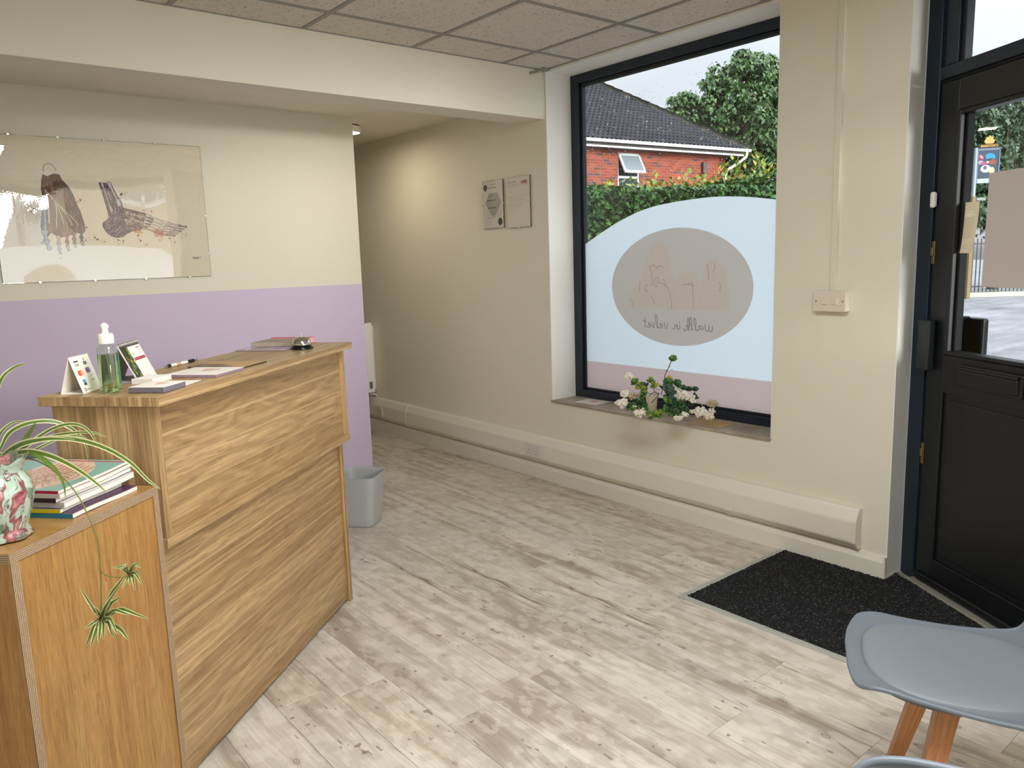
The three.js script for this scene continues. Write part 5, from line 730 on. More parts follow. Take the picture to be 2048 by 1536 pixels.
// ------------------------------------------------------------------ on the window sill
{
  const Y = 0.5312;
  const lay = (name, label, cat, x, z, w, d, turn, tex, side) => { const e = mat(side, 0.7), o = single(name, new THREE.BoxGeometry(w, 0.001, d).translate(0, 0.0005, 0), [e, e, mat('#ffffff', 0.4, { map: tex }), e, e, e], label, cat); o.position.set(x, Y, z); o.rotation.y = turn; return o; };
  lay('sill_leaflet', 'white and pink leaflet lying at the left end of the window sill', 'leaflet', 3.335, -3.305, 0.135, 0.17, 0.12, drawn(256, 256, (g, w, h) => { tender(g, w, h, false); g.fillStyle = '#c79aa0'; g.globalAlpha = 0.6; g.beginPath(); g.ellipse(w * 0.4, h * 0.6, w * 0.25, h * 0.1, 0.8, 0, 7); g.fill(); g.globalAlpha = 1; }), '#e6ddd4');
  lay('sill_card', 'tan and brown picture card lying at the right end of the window sill', 'card', 3.3, -2.41, 0.17, 0.2, 0.15, drawn(256, 256, (g, w, h) => { g.fillStyle = '#b99a64'; g.fillRect(0, 0, w, h); const r = rng(5); for (let i = 0; i < 160; i++) { g.fillStyle = ['#c9ab72', '#8a6a44', '#d4bc8a', '#6d5238', '#a88654'][Math.floor(5 * r())]; g.globalAlpha = 0.5; g.beginPath(); g.ellipse(r() * w, r() * h, 20 * r(), 8 * r(), r() * 3, 0, 7); g.fill(); } }), '#5a4632');

  const pot = [3.335, Y, -2.83], t = thing('flowering_succulent', 'trailing succulent with white flower clusters in a cream pot on the window sill', 'potted plant', pot), O = V(...pot);
  part('pot', lathe([[0.0005, 0.001], [0.024, 0.001], [0.026, 0.004], [0.0325, 0.078], [0.0345, 0.08], [0.0345, 0.088], [0.032, 0.089], [0.0305, 0.08], [0.029, 0.07], [0.0005, 0.07]], 40), mat('#d9cdb2', 0.6), t); part('soil', lathe([[0.0005, 0.076], [0.03, 0.073]], 24), mat('#3a2a20', 0.95), t);
  const r = rng(41), D = 3.98, P = (x, y, k = 0) => at(x, y, D + k).sub(O);
  const leafG = (() => { const g = new THREE.SphereGeometry(1, 10, 6); g.scale(0.5, 0.16, 0.36).translate(0.46, 0.03, 0); const p = g.attributes.position; for (let i = 0; i < p.count; i++) { const x = p.getX(i); p.setZ(i, p.getZ(i) * (0.55 + 0.75 * clamp(x))); p.setY(i, p.getY(i) + 0.12 * x * x); } g.computeVertexNormals(); return g; })();
  const greens = ['#3f6a2c', '#2f5426', '#557f34', '#264a2a', '#87943a', '#a89c3c', '#4a5f52'].map((c) => phys(c, 0.38));
  const rosette = (x, y, k, n, size, cols, up) => { const c = P(x, y, k); for (let i = 0; i < n; i++) { const m = part('leaf', leafG, greens[cols[Math.floor(r() * cols.length)]], t), a = i * 2.4 + r(), tilt = lerp(1.25, 0.1, i / n) + 0.3 * (r() - 0.5); m.position.copy(c); m.quaternion.setFromUnitVectors(V(0, 1, 0), V(...up).normalize()).multiply(new THREE.Quaternion().setFromEuler(new THREE.Euler(0, a, 0))).multiply(new THREE.Quaternion().setFromEuler(new THREE.Euler(0, 0, tilt))); const s = size * (0.8 + 0.4 * r()); m.scale.setScalar(s); } };
  const A = axis.right, T = (a, b, c) => [A.x * a - 0.6 * c * 1, b, A.z * a + 0.5 * c];
  for (const [x, y, k, n, s, cols, up] of [[1272, 768, 0, 8, 0.036, [0, 1, 4], T(-0.5, 0.9, 0.2)], [1280, 776, -0.02, 8, 0.034, [4, 0, 5], T(-0.4, 0.6, 0.6)], [1291, 783, -0.02, 7, 0.034, [2, 4, 0], T(-0.3, 0.8, 0.5)], [1303, 765, 0.02, 8, 0.03, [0, 2, 4], T(0, 1, 0.2)], [1308, 775, 0, 7, 0.03, [4, 5, 2], T(0.1, 0.8, 0.5)], [1289, 775, 0.03, 6, 0.03, [3, 1], T(-0.2, 1, 0.1)], [1292, 790, -0.03, 7, 0.032, [0, 2, 1], T(-0.6, 0.5, 0.5)], [1288, 806, -0.04, 9, 0.04, [1, 3, 0], T(-0.5, 0.4, 0.7)], [1272, 815, -0.05, 9, 0.036, [0, 2, 1], T(-0.6, 0.4, 0.6)], [1262, 812, -0.05, 7, 0.03, [1, 0], T(-0.8, 0.3, 0.4)], [1292, 816, -0.06, 8, 0.034, [1, 0], T(-0.4, 0.4, 0.8)], [1318, 831, -0.09, 9, 0.036, [1, 4, 0, 2], T(0, 0.5, 0.9)], [1305, 831, -0.09, 6, 0.034, [4, 2, 0], T(-0.3, 0.4, 0.8)], [1334, 824, -0.08, 9, 0.04, [1, 3, 2, 0], T(0.2, 0.5, 0.8)], [1340, 808, -0.06, 10, 0.046, [1, 3, 2], T(0.2, 0.6, 0.8)], [1338, 800, -0.04, 9, 0.038, [1, 3, 6], T(0, 0.7, 0.7)], [1336, 786, -0.03, 11, 0.05, [6, 3, 6], T(0.2, 0.8, 0.6)], [1331, 778, -0.01, 9, 0.038, [6, 3], T(0.1, 0.9, 0.4)], [1336, 770, 0, 8, 0.038, [0, 2], T(0.1, 1, 0.3)], [1352, 772, 0, 8, 0.034, [0, 1], T(0.5, 0.9, 0.2)], [1366, 780, 0.02, 8, 0.03, [3, 1], T(0.5, 0.8, 0.2)], [1376, 782, 0.02, 7, 0.028, [3], T(0.4, 1, 0.1)], [1388, 782, 0.03, 7, 0.03, [3, 1], T(0.6, 0.8, 0.2)], [1360, 796, -0.02, 9, 0.04, [3, 6], T(0.5, 0.5, 0.6)], [1356, 812, -0.05, 9, 0.04, [1, 3], T(0.4, 0.4, 0.8)], [1366, 820, -0.05, 8, 0.036, [3, 1], T(0.6, 0.4, 0.6)], [1376, 808, 0, 7, 0.034, [3, 1], T(0.7, 0.5, 0.4)], [1386, 796, 0.02, 6, 0.03, [3], T(0.7, 0.6, 0.3)], [1348, 830, -0.09, 7, 0.036, [1, 3], T(0.3, 0.4, 0.8)], [1344, 722, 0.02, 9, 0.032, [2, 0, 4], T(0.1, 1, 0.4)]]) rosette(x, y, k, n, s, cols, up);
  const stem = (pts, w, c) => part('stem', tube(pts.map((p) => P(...p)), w, 20, 6), mat(c, 0.7), t);
  stem([[1322, 790, 0], [1328, 768, 0], [1330, 750, 0.01], [1335, 740, 0.01], [1339, 730, 0.02], [1343, 722, 0.02]], 0.0022, '#5a4238'); stem([[1318, 788, -0.01], [1310, 784, -0.04], [1302, 788, -0.05], [1297, 794, -0.05]], 0.002, '#6a5044'); stem([[1318, 786, 0], [1315, 793, -0.06], [1308, 800, -0.06], [1303, 806, -0.06]], 0.0022, '#5a4238');
  stem([[1350, 808, -0.06], [1362, 803, -0.05], [1375, 800, -0.05], [1384, 796, -0.05]], 0.0015, '#b8ac7c'); stem([[1348, 806, -0.06], [1356, 802, -0.06], [1362, 797, -0.06]], 0.0015, '#b8ac7c'); stem([[1386, 800, -0.04], [1400, 806, -0.05], [1408, 818, -0.06], [1413, 828, -0.07]], 0.0017, '#b8ac7c'); stem([[1341, 824, -0.09], [1347, 831, -0.1], [1353, 836, -0.11]], 0.0015, '#a8ac7c'); stem([[1320, 780, 0], [1300, 776, -0.02], [1284, 782, -0.03], [1270, 790, -0.03]], 0.0018, '#a89a7c'); stem([[1357, 779, 0], [1364, 784, -0.03], [1368, 788, -0.05]], 0.0015, '#b8bc7c'); stem([[1264, 814, -0.05], [1268, 818, -0.06], [1272, 822, -0.07]], 0.0015, '#a8ac7c'); stem([[1305, 770, 0.01], [1310, 785, 0], [1316, 790, 0]], 0.002, '#7a6a44'); stem([[1275, 772, 0], [1290, 784, 0], [1312, 790, 0]], 0.002, '#7a6a44');
  for (const [x, y, d] of [[1337, 733, 1], [1334, 741, -1], [1342, 740, 1], [1340, 735, -1]]) { const m = part('leaf', leafG, phys('#5a3040', 0.5), t); m.position.copy(P(x, y, 0.01)); m.scale.setScalar(0.01); m.rotation.set(0, d > 0 ? -0.7 : 2.4, 0.2); }
  const petals = mat('#ece3d2', 0.8), dry = mat('#cdbb9a', 0.85), yellow = mat('#d3bd4e', 0.7);
  const head = (x, y, k, rad, n, m = petals, label) => { const list = []; for (let i = 0; i < n * 2.2; i++) { const g = new THREE.IcosahedronGeometry(1, 1), p = g.attributes.position; for (let j = 0; j < p.count; j++) { const f = 1 + 0.22 * Math.sin(5 * p.getX(j) + 7 * p.getY(j) + 4 * p.getZ(j) + i); p.setXYZ(j, p.getX(j) * f, p.getY(j) * f, p.getZ(j) * f); } g.computeVertexNormals(); const s = rad * (0.15 + 0.13 * r()), a = r() * 6.28, b = Math.acos(2 * r() - 1), q = rad * (0.3 + 0.7 * r()); list.push(g.scale(s, s, s).translate(q * Math.sin(b) * Math.cos(a), q * Math.cos(b) * 0.75, q * Math.sin(b) * Math.sin(a))); } const c = part('flower_head', list, m, t, label); c.position.copy(P(x, y, k)); };
  for (const [x, y, k, s, n] of [[1258, 752, 0, 0.026, 26], [1250, 788, -0.02, 0.026, 26], [1244, 806, -0.04, 0.032, 34], [1278, 826, -0.09, 0.03, 26], [1286, 818, -0.08, 0.014, 9], [1270, 812, -0.07, 0.013, 8], [1366, 791, -0.06, 0.032, 36], [1384, 794, -0.06, 0.022, 22], [1384, 802, -0.07, 0.018, 14], [1357, 835, -0.11, 0.022, 18], [1370, 829, -0.1, 0.02, 18], [1400, 824, -0.08, 0.034, 38], [1383, 823, -0.08, 0.014, 9], [1417, 832, -0.09, 0.028, 28], [1424, 823, -0.07, 0.02, 18]]) head(x, y, k, s, n);
  head(1266, 792, 0.02, 0.026, 24, dry, 'withered flower head'); head(1275, 793, 0.03, 0.018, 14, dry, 'withered flower head'); head(1424, 808, 0, 0.03, 30, dry, 'withered flower head'); head(1339, 757, 0.01, 0.018, 14, yellow, 'yellowing shoot');
}
// ------------------------------------------------------------------ outside
const GROUND = -0.12;
{
  const g = structure('ground'); part('car_park', metre(box(3.6, 90, GROUND - 0.1, GROUND, -60, 40)), M.asphalt, g); part('street', metre(box(-40, 3.6, GROUND - 0.1, GROUND, 3.6, 60)), M.asphalt, g);
}
const leafQuad = (w, l, droop) => { const g = new THREE.BufferGeometry(); g.setAttribute('position', new THREE.Float32BufferAttribute([0, 0, 0, -w, droop * 0.3, l * 0.45, w, droop * 0.3, l * 0.45, 0, -droop, l], 3)); g.setIndex([0, 2, 1, 1, 2, 3]); g.computeVertexNormals(); return g; };
function leaves(parent, name, geo, m, list, tones, seed) {
  const r = rng(seed), I = new THREE.InstancedMesh(geo, m, list.length), q = new THREE.Quaternion(), e = new THREE.Euler(), M4 = new THREE.Matrix4(), c = new THREE.Color();
  list.forEach(([x, y, z, s, ex, ey, ez], i) => { q.setFromEuler(e.set(ex, ey, ez, 'YXZ')); M4.compose(V(x, y, z), q, V(s, s, s)); I.setMatrixAt(i, M4); const t = tones[Math.floor(r() * tones.length)]; c.set(t).multiplyScalar(0.75 + 0.5 * r()); I.setColorAt(i, c); });
  I.name = name; I.userData.kind = 'stuff'; I.castShadow = I.receiveShadow = true; parent.add(I); return I;
}
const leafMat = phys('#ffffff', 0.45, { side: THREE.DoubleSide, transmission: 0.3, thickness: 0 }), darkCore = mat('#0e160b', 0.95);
{
  // hedge across the view from the side window; local x runs along its face, z looks back to the window
  const c = at(1362, 505, 6.6), turn = Math.atan2(-axis.forward.x, -axis.forward.z), t = thing('hedge', 'dense clipped green hedge with yellow-green new shoots seen through the shop window', 'hedge', [c.x, GROUND, c.z], turn), r = rng(91), HT = 2.06, WL = 1.0, W = 1.6, D = 0.5;
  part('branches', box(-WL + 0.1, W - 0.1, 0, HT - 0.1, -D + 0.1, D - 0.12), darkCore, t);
  const list = [], shoots = [], lump = (x, y) => 0.1 * (fbm(x * 1.6 + 20, y * 1.6 + 20, 64, 64, 3) - 0.5);
  for (let i = 0; i < 15000; i++) { const x = lerp(-WL, W, r()), y = HT * Math.pow(r(), 0.8); list.push([x, y, D - 0.1 + lump(x, y) * 2 + 0.12 * r(), 0.75 + 0.5 * r(), 0.5 * (r() - 0.3) + 0.3, (r() - 0.5) * 2.4, (r() - 0.5) * 2.2]); }
  for (let i = 0; i < 7000; i++) { const x = lerp(-WL, W, r()), z = lerp(-D, D, r()); list.push([x, HT - 0.06 + lump(x, z) * 1.6 + 0.09 * r(), z, 0.7 + 0.6 * r(), -0.7 * r() - 0.2, r() * 6.28, (r() - 0.5)]); }
  leaves(t, 'foliage', leafQuad(0.017, 0.055, 0.012), leafMat, list, ['#3f6b2c', '#4d7a33', '#34602a', '#588a3a', '#2c5224'], 5);
  for (const [x, h, n] of [[-0.66, 0.13, 5], [-0.28, 0.2, 5], [-0.02, 0.22, 9], [0.12, 0.18, 7], [0.3, 0.26, 12], [0.42, 0.3, 14], [0.55, 0.32, 12], [0.66, 0.26, 9], [0.98, 0.2, 8], [1.1, 0.26, 10], [1.2, 0.22, 8], [1.5, 0.14, 7], [1.64, 0.22, 9], [-0.45, 0.1, 4], [0.8, 0.15, 5], [1.75, 0.12, 5]]) for (let k = 0; k < n * 3; k++) { const y = HT - 0.08 + (h * k) / (n * 3) * (0.9 + 0.2 * r()); shoots.push([x + (r() - 0.5) * 0.08, y, 0.1 + 0.3 * r(), 0.75 + 0.4 * r(), -0.9 - 0.4 * r(), r() * 6.28, 0]); }
  for (let i = 0; i < 700; i++) { const x = lerp(-WL, W, r()); shoots.push([x, HT - 0.02 + 0.09 * r() + lump(x, 3), lerp(-D * 0.5, D, r()), 0.7 + 0.3 * r(), -1 + 0.4 * r(), r() * 6.28, 0]); }
  leaves(t, 'new_shoots', leafQuad(0.017, 0.06, 0.01), leafMat, shoots, ['#9aa83c', '#b4b040', '#7f9a38', '#c2a24a', '#86a83e'], 6);
}
{
  // brick bungalow on the rise behind the hedge; local x runs along its eaves to the right, z looks back to the shop
  const corner = at(1492, 299, 23.2), left = at(1168, 279, 19.95), ex = corner.clone().sub(left).setY(0).normalize(), turn = Math.atan2(-ex.z, ex.x), EY = corner.y;
  const t = thing('brick_bungalow', 'red brick bungalow with a dark grey tiled hipped roof behind the hedge', 'house', [corner.x, GROUND, corner.z], turn), E0 = EY - GROUND, ov = 0.42, L = 11, PITCH_T = 0.69;
  const wx = -ov, wz = -ov, x0 = -4.66, x1 = -3.86, y1 = E0 - 0.24, y0 = y1 - 1.5;
  part('brick_wall', [metre(box(x1, wx, 0, E0 - 0.14, wz - 0.25, wz)), metre(box(-L, x0, 0, E0 - 0.14, wz - 0.25, wz)), metre(box(x0, x1, 0, y0, wz - 0.25, wz)), metre(box(x0, x1, y1, E0 - 0.14, wz - 0.25, wz)), metre(box(wx - 0.25, wx, 0, E0 - 0.14, -7, wz))], M.brick, t);
  const R = 5.2, h = R * PITCH_T, yb = E0 - 0.05;
  part('roof_slope', (() => { const g = new THREE.BufferGeometry(); g.setAttribute('position', new THREE.Float32BufferAttribute([-L, yb, 0, 0, yb, 0, -R, yb + h, -R, -L, yb, 0, -R, yb + h, -R, -L, yb + h, -R, 0, yb, 0, 0, yb, -2 * R, -R, yb + h, -R, -L, yb, -0.02, -L, yb, -2 * R, 0, yb, -0.02, 0, yb, -0.02, -L, yb, -2 * R, 0, yb, -2 * R], 3)); g.computeVertexNormals(); return g; })(), mat('#232226', 0.8, { side: THREE.DoubleSide }), t);
  // interlocking tiles with two rolls each, laid in courses up the slope, every course lapping the one below
  const a = Math.atan(PITCH_T), cs = Math.cos(a), sn = Math.sin(a), course = 0.2, TW = 0.32, N = 20, prof = []; const rise = (i) => { const k = (i / N * 2) % 1; return k > 0.05 && k < 0.62 ? 0.07 * Math.sin((k - 0.05) / 0.57 * Math.PI) : 0; }; for (let i = 0; i <= N; i++) prof.push([i / N * TW, 0.022 + rise(i)]); for (let i = N; i >= 0; i--) prof.push([i / N * TW, 0.004 + rise(i) * 0.86]);
  const tileG = extrude(prof, course + 0.06).translate(0, 0, -course - 0.06).rotateX(a - 0.25); const r = rng(13), tm = ['#3a3940', '#34333a', '#403f47', '#38373d'].map((c) => mat(c, 0.55));
  for (let j = 0; j < 24; j++) { const d = (j + 0.2) * course, z = -d * cs + 0.03, y = E0 + d * sn - 0.015, tmax = d * cs; for (let x = -TW; x > -7.2; x -= TW) if (x + TW < -tmax + 0.16) { const m = part('roof_tile', tileG, tm[Math.floor(r() * 4)], t); m.position.set(x, y, z); } }
  const hip = V(-1, PITCH_T, -1), hl = hip.length(), hm = ['#77766a', '#8b897b', '#6d6c62'].map((c) => mat(c, 0.9, { side: THREE.DoubleSide })), hg = new THREE.CylinderGeometry(0.13, 0.15, 0.34, 12, 1, true, 0, Math.PI); for (let k = 0; k < 24; k++) { const p = hip.clone().multiplyScalar((0.1 + k * 0.3) / hl), m = part('hip_tile', hg, hm[k % 3], t); m.position.set(p.x, p.y + E0 + 0.015, p.z); m.quaternion.setFromUnitVectors(V(0, 1, 0), hip.clone().normalize()).multiply(new THREE.Quaternion().setFromAxisAngle(V(0, 1, 0), Math.PI * 0.25)); }
  part('soffit', box(-L, 0, E0 - 0.18, E0 - 0.15, wz - 0.02, -0.04), mat('#4a4643', 0.7), t); part('fascia', box(-L, 0.0, E0 - 0.19, E0 - 0.02, -0.05, -0.02), mat('#3c3836', 0.7), t); part('fascia_strip', box(-L, 0.02, E0 - 0.195, E0 - 0.15, -0.025, 0.0), mat('#dfe2de', 0.5), t);
  part('gutter', extrude([[0, 0], [0.02, -0.07], [0.09, -0.07], [0.12, 0], [0.112, 0], [0.085, -0.06], [0.026, -0.06], [0.008, 0]], L + 0.2).rotateY(-Math.PI / 2).translate(0.13, E0 - 0.005, 0), mat('#e9ebe7', 0.4), t, 'white gutter along the eaves');
  part('downpipe', tube([[-0.02, E0 - 0.07, 0.06], [-0.04, E0 - 0.2, 0.05], [-0.2, E0 - 0.42, -0.2], [-0.42, E0 - 0.6, -0.36], [-0.46, E0 - 0.8, -0.36], [-0.46, 0.1, -0.36]].map((p) => V(...p)), 0.042, 60, 10), mat('#e6e8e4', 0.4), t, 'white downpipe at the corner');
  const wf = mat('#eceeeb', 0.35), gl = phys('#28343a', 0.05), F = 0.055, zf = wz - 0.03, lh = 0.62;
  part('window_frame', [box(x0, x0 + F, y0, y1, zf - 0.06, zf), box(x1 - F, x1, y0, y1, zf - 0.06, zf), box(x0, x1, y0, y0 + F, zf - 0.06, zf), box(x0, x1, y1 - F, y1, zf - 0.06, zf), box(x0, x1, y1 - lh - 0.06, y1 - lh, zf - 0.06, zf)], wf, t); part('window_pane', box(x0 + F, x1 - F, y0 + F, y1 - lh - 0.06, zf - 0.04, zf - 0.03), gl, t); part('window_pane', box(x0 + F, x1 - F, y1 - lh, y1 - F, zf - 0.05, zf - 0.045), gl, t);
  const sw = x1 - x0 - 0.03, tilt = (g) => g.rotateX(-0.5).translate((x0 + x1) / 2, y1 - 0.03, zf + 0.02);
  part('open_sash', [box(-sw / 2, -sw / 2 + 0.06, -0.6, 0, -0.02, 0.02), box(sw / 2 - 0.06, sw / 2, -0.6, 0, -0.02, 0.02), box(-sw / 2, sw / 2, -0.06, 0, -0.02, 0.02), box(-sw / 2, sw / 2, -0.6, -0.54, -0.02, 0.02)].map(tilt), wf, t, 'white top-hung window light propped open'); part('sash_pane', tilt(box(-sw / 2 + 0.055, sw / 2 - 0.055, -0.545, -0.055, -0.004, 0.004)), phys('#7f8a8e', 0.2), t);
  part('alarm_box', rbox(-1.45, -1.25, E0 - 0.7, E0 - 0.38, wz, wz + 0.1, 0.01), mat('#5a4a44', 0.6), t);
}
function tree(label, base, h, blobs, n, leafSize, tones, seed, trunkR) {
  const t = thing('leafy_tree', label, 'tree', [base.x, GROUND, base.z]), r = rng(seed), list = [];
  const bark = mat('#4a4238', 0.9), limbs = [];
  const trunk = tube([[0, 0, 0], [0.05, h * 0.25, 0.03], [0, h * 0.5, 0], [0.04, h * 0.8, 0.02]], trunkR, 20, 10); part('trunk', trunk, bark, t);
  blobs.forEach(([x, y, z, R]) => { limbs.push(tube([[0, Math.max(0.3, y * 0.45), 0], [x * 0.5, y * 0.75, z * 0.5], [x, y, z]], trunkR * 0.32, 10, 6)); for (let k = 0; k < 3; k++) { const q = V(r() - 0.5, r() - 0.2, r() - 0.5).normalize().multiplyScalar(R * 0.85); limbs.push(tube([[x, y, z], [x + q.x * 0.5, y + q.y * 0.45, z + q.z * 0.5], [x + q.x, y + q.y, z + q.z]], trunkR * 0.12, 6, 5)); } });
  part('branches', limbs, bark, t);
  const total = blobs.reduce((s, b) => s + b[3] * b[3], 0);
  for (const [x, y, z, R] of blobs) { const m = Math.floor(n * R * R / total), tufts = []; for (let i = 0; i < Math.max(12, m / 26); i++) { const a = r() * 6.283, b = Math.acos(2 * r() - 1), k = R * Math.pow(r(), 0.33); tufts.push([k * Math.sin(b) * Math.cos(a), k * Math.cos(b) * 0.95, k * Math.sin(b) * Math.sin(a)]); } for (let i = 0; i < m; i++) { const c = tufts[Math.floor(r() * tufts.length)], s = R * 0.2; list.push([x + c[0] + (r() + r() - 1) * s * 1.2, y + c[1] + (r() + r() - 1) * s, z + c[2] + (r() + r() - 1) * s * 1.2, 0.7 + 0.6 * r(), 0.6 * r() + 0.1, r() * 6.28, (r() - 0.5) * 1.4]); } }
  leaves(t, 'foliage', leafQuad(leafSize * 0.34, leafSize, leafSize * 0.35), leafMat, list, tones, seed + 1); return t;
}
{
  const far = 27, p = at(1490, 500, far), R = axis.right, F = axis.forward, at2 = (px, py, R0, k = 0) => { const q = at(px, py, far + k * 1.6); return [q.x - p.x, q.y - GROUND, q.z - p.z, R0 * 1.59]; };
  tree('tall broad-leaved tree rising behind the bungalow roof', p, 8.5, [at2(1420, 205, 0.62), at2(1372, 230, 0.5), at2(1348, 215, 0.3), at2(1480, 175, 0.72), at2(1485, 130, 0.34), at2(1535, 150, 0.55), at2(1545, 200, 0.8), at2(1470, 250, 0.85), at2(1420, 265, 0.7, 0.6), at2(1520, 280, 0.95), at2(1510, 330, 0.85), at2(1560, 320, 0.8), at2(1580, 240, 0.7), at2(1600, 180, 0.7), at2(1510, 390, 0.9), at2(1570, 400, 0.8), at2(1450, 330, 0.7, 1), at2(1620, 280, 0.9)], 34000, 0.2, ['#47683a', '#587a46', '#3a5a34', '#66854e', '#4f7040', '#7b9460'], 51, 0.24);
  const far2 = 26; const row = [['big grey-green tree beyond the car park, left of the pub sign', 1930, [[-10, 300, 1.3], [10, 240, 0.9], [-20, 370, 1.3], [20, 330, 1.1], [-30, 250, 1.0], [0, 400, 1.2], [30, 380, 1.0]]], ['wide grey-green tree behind the pub sign with sky showing through', 1990, [[0, 270, 1.0], [-15, 330, 1.0], [20, 320, 1.1], [30, 240, 0.9], [10, 400, 1.2], [-30, 390, 1.1]]], ['tall grey-green tree at the right edge of the door glass', 2060, [[0, 235, 1.1], [-20, 290, 1.2], [10, 340, 1.3], [-10, 400, 1.3], [30, 270, 1.2], [-30, 230, 0.7]]]];
  row.forEach(([label, px, b], i) => { const q = at(px, 500, far2 + i * 0.8); tree(label, q, 5.6, b.map(([dx, py, R0]) => { const k = at(px + dx, py, far2 + i * 0.8 + (R0 - 1) * 1.2); return [k.x - q.x, k.y - GROUND, k.z - q.z, R0]; }), 11000, 0.17, ['#4c6a4c', '#5d7a58', '#3f5c44', '#6a8664', '#54704f'], 71 + i * 3, 0.17); });
}
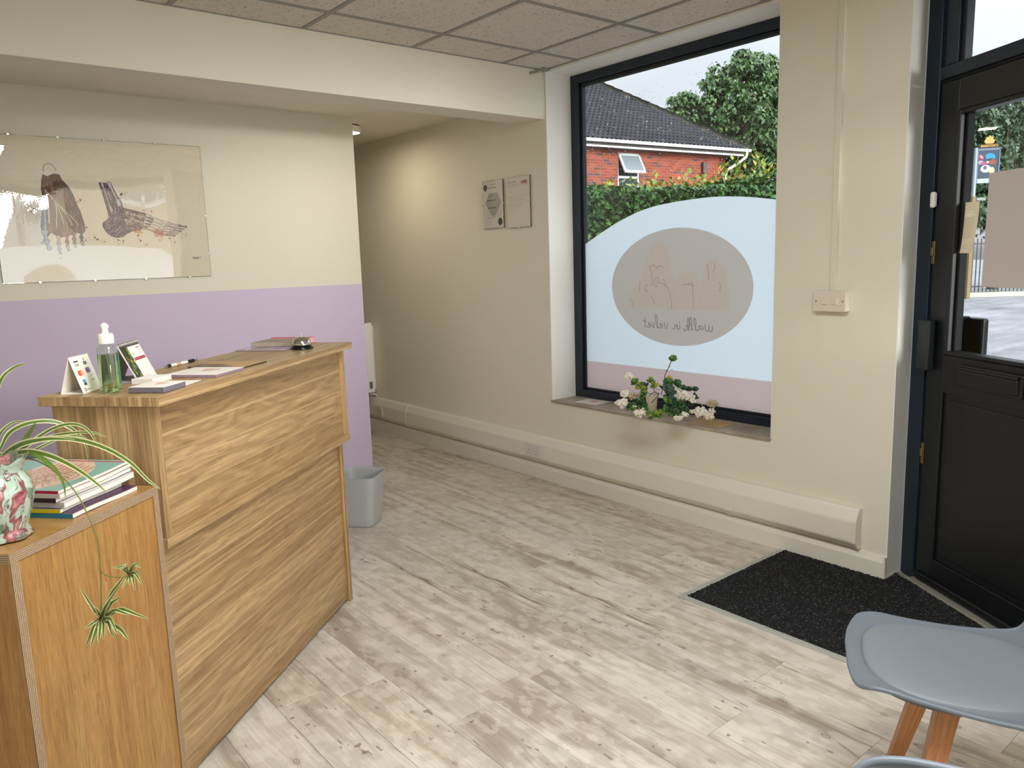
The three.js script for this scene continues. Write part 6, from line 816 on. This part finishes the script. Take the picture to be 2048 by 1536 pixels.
{
  // far side of the car park: railings, timber post and the pub sign
  const p0 = at(1890, 470, 23.5), p1 = at(2080, 462, 23.5), dir = p1.clone().sub(p0).setY(0), len = dir.length(), turn = Math.atan2(-dir.z, dir.x);
  const t = thing('railing_fence', 'dark metal railings along the far edge of the car park', 'fence', [p0.x, GROUND, p0.z], turn), m = mat('#22282a', 0.6);
  part('rail', box(0, len, 0.25, 0.29, -0.02, 0.02), m, t); part('rail', box(0, len, 1.55, 1.59, -0.02, 0.02), m, t); const bars = []; for (let x = 0.05; x < len; x += 0.12) part('upright', box(x - 0.012, x + 0.012, 0, 1.72, -0.012, 0.012), m, t);
  const k = at(1942, 470, 22.2); const post = thing('timber_post', 'pale square timber post standing before the railings', 'post', [k.x, GROUND, k.z], turn); part('post', rbox(-0.055, 0.055, 0, 2.9, -0.055, 0.055, 0.01), mat('#80704e', 0.85), post); part('arm', box(0.09, 0.34, 2.78, 2.86, -0.02, 0.02), mat('#7d8080', 0.6), post);
  const kerb = thing('kerb_line', 'pale kerb with a strip of grass at the car park edge', 'kerb', [p0.x, GROUND, p0.z], turn); part('kerb_stone', rbox(-1, len + 1, 0, 0.14, 0.8, 1.0, 0.02), mat('#b9b4a6', 0.85), kerb); part('verge', rbox(-1, len + 1, 0, 0.12, 0.2, 0.8, 0.02), mat('#566b3c', 0.95), kerb);
  const s = at(1976, 327, 24.5), sw = 0.5, sign = thing('pub_sign', 'hanging pub sign with gold lettering on top and a colourful painted panel', 'sign', [s.x, 0, s.z], Math.atan2(-axis.forward.x, -axis.forward.z) - 0.3);
  const Y = s.y, art = drawn(256, 256, (g, w, h) => { g.fillStyle = '#3a4a5c'; g.fillRect(0, 0, w, h); const r = rng(6), el = (c, x, y, a, b, q = 0) => { g.fillStyle = c; g.beginPath(); g.ellipse(x, y, a, b, q, 0, 7); g.fill(); }; el('#7a2f4a', 30, 70, 40, 40); el('#d98a9a', 40, 60, 26, 14, 0.6); el('#8aa8a0', 36, 110, 34, 18); el('#b0476a', 70, 120, 36, 16); el('#2f8fc4', 150, 60, 60, 30, 0.1); el('#1f2f4a', 160, 90, 46, 14); el('#8a4a34', 180, 110, 46, 26); el('#e6e4e8', 100, 170, 62, 34); el('#5a5f78', 92, 160, 26, 18); el('#f0c08a', 176, 190, 34, 34); el('#e8e8f0', 120, 110, 16, 10); });
  const fr = mat('#6d7a8c', 0.5), plain = mat('#39424e', 0.6);
  part('panel', new THREE.BoxGeometry(sw * 1.16, 0.86, 0.05).translate(0, Y - 0.02, 0), [plain, plain, plain, plain, mat('#ffffff', 0.5, { map: art }), plain], sign);
  part('panel_frame', [box(-sw * 0.64, -sw * 0.57, Y - 0.62, Y + 0.44, -0.04, 0.04), box(sw * 0.57, sw * 0.64, Y - 0.62, Y + 0.44, -0.04, 0.04), box(-sw * 0.64, sw * 0.64, Y + 0.4, Y + 0.47, -0.04, 0.04)], fr, sign);
  part('lower_board', box(-sw * 0.57, sw * 0.57, Y - 0.6, Y - 0.46, -0.03, 0.03), mat('#aeb8b8', 0.6), sign);
  const name = drawn(512, 96, (g, w, h) => { g.fillStyle = '#241a16'; g.fillRect(0, 0, w, h); g.fillStyle = '#e2b04a'; g.font = 'bold 74px sans-serif'; g.textAlign = 'center'; g.fillText("MARSTON'S", w / 2, 74, w - 20); });
  part('name_board', new THREE.BoxGeometry(sw * 1.2, 0.13, 0.06).translate(0, Y + 0.54, 0), [plain, plain, plain, plain, mat('#ffffff', 0.5, { map: name }), plain], sign); part('crest', [new THREE.CylinderGeometry(0.13, 0.13, 0.05, 16).rotateX(Math.PI / 2).scale(1.1, 0.75, 1).translate(0, Y + 0.68, 0), box(-0.1, 0.1, Y + 0.76, Y + 0.81, -0.02, 0.02), new THREE.IcosahedronGeometry(0.04, 0).translate(0, Y + 0.82, 0)], mat('#c9a45c', 0.5), sign);
  part('sign_post', new THREE.CylinderGeometry(0.055, 0.07, Y + 0.5 - GROUND, 12).translate(-sw * 0.72, (Y + 0.5 + GROUND) / 2, 0), mat('#8fa0a0', 0.5), sign); part('bracket', box(-sw * 0.72, -sw * 0.6, Y + 0.36, Y + 0.4, -0.02, 0.02), fr, sign);
}
{
  // rendered house across the street, mirrored in the picture glass
  const t = thing('rendered_house', 'beige rendered house across the street, mirrored in the picture on the wall', 'house', [4.75, GROUND, 16]);
  part('wall', metre(box(0, 9, 0, 6.2, 0, 6)), M.render, t); part('roof', extrude([[-0.3, 6.2], [9.3, 6.2], [4.5, 8.8]], 6.6).translate(0, 0, -0.3), mat('#5b4a44', 0.8), t);
  const wf = mat('#f0f0ec', 0.4), gl = phys('#6e7a7c', 0.08);
  for (const [x, y, w, h] of [[1.3, 3.55, 1.7, 1.15], [1.3, 0.9, 1.7, 1.3], [5, 3.55, 1.7, 1.15]]) { const f = part('window_frame', [0, 1 / 3, 2 / 3, 1].map((k) => box(x + (w - 0.09) * k, x + (w - 0.09) * k + 0.09, y, y + h, -0.06, 0.02)).concat([box(x, x + w, y, y + 0.09, -0.06, 0.02), box(x, x + w, y + h - 0.09, y + h, -0.06, 0.02), box(x - 0.06, x + w + 0.06, y - 0.1, y, -0.12, 0)]), wf, t); part('pane', box(x + 0.08, x + w - 0.08, y + 0.08, y + h - 0.08, -0.02, 0.001), gl, f); }
  const l = thing('street_lamp', 'slim grey street lamp column across the road, mirrored in the picture', 'street lamp', [3.4, GROUND, 14]); part('column', tube([[0, 0, 0], [0, 5.2, 0], [0.1, 5.6, 0], [0.7, 5.75, 0]], 0.05, 40, 8), mat('#8c9090', 0.5, { metalness: 0.4 }), l); part('lantern', rbox(0.65, 1.15, 5.7, 5.82, -0.1, 0.1, 0.03, 2), mat('#7b8080', 0.5), l);
}
renderer.render(scene, camera);
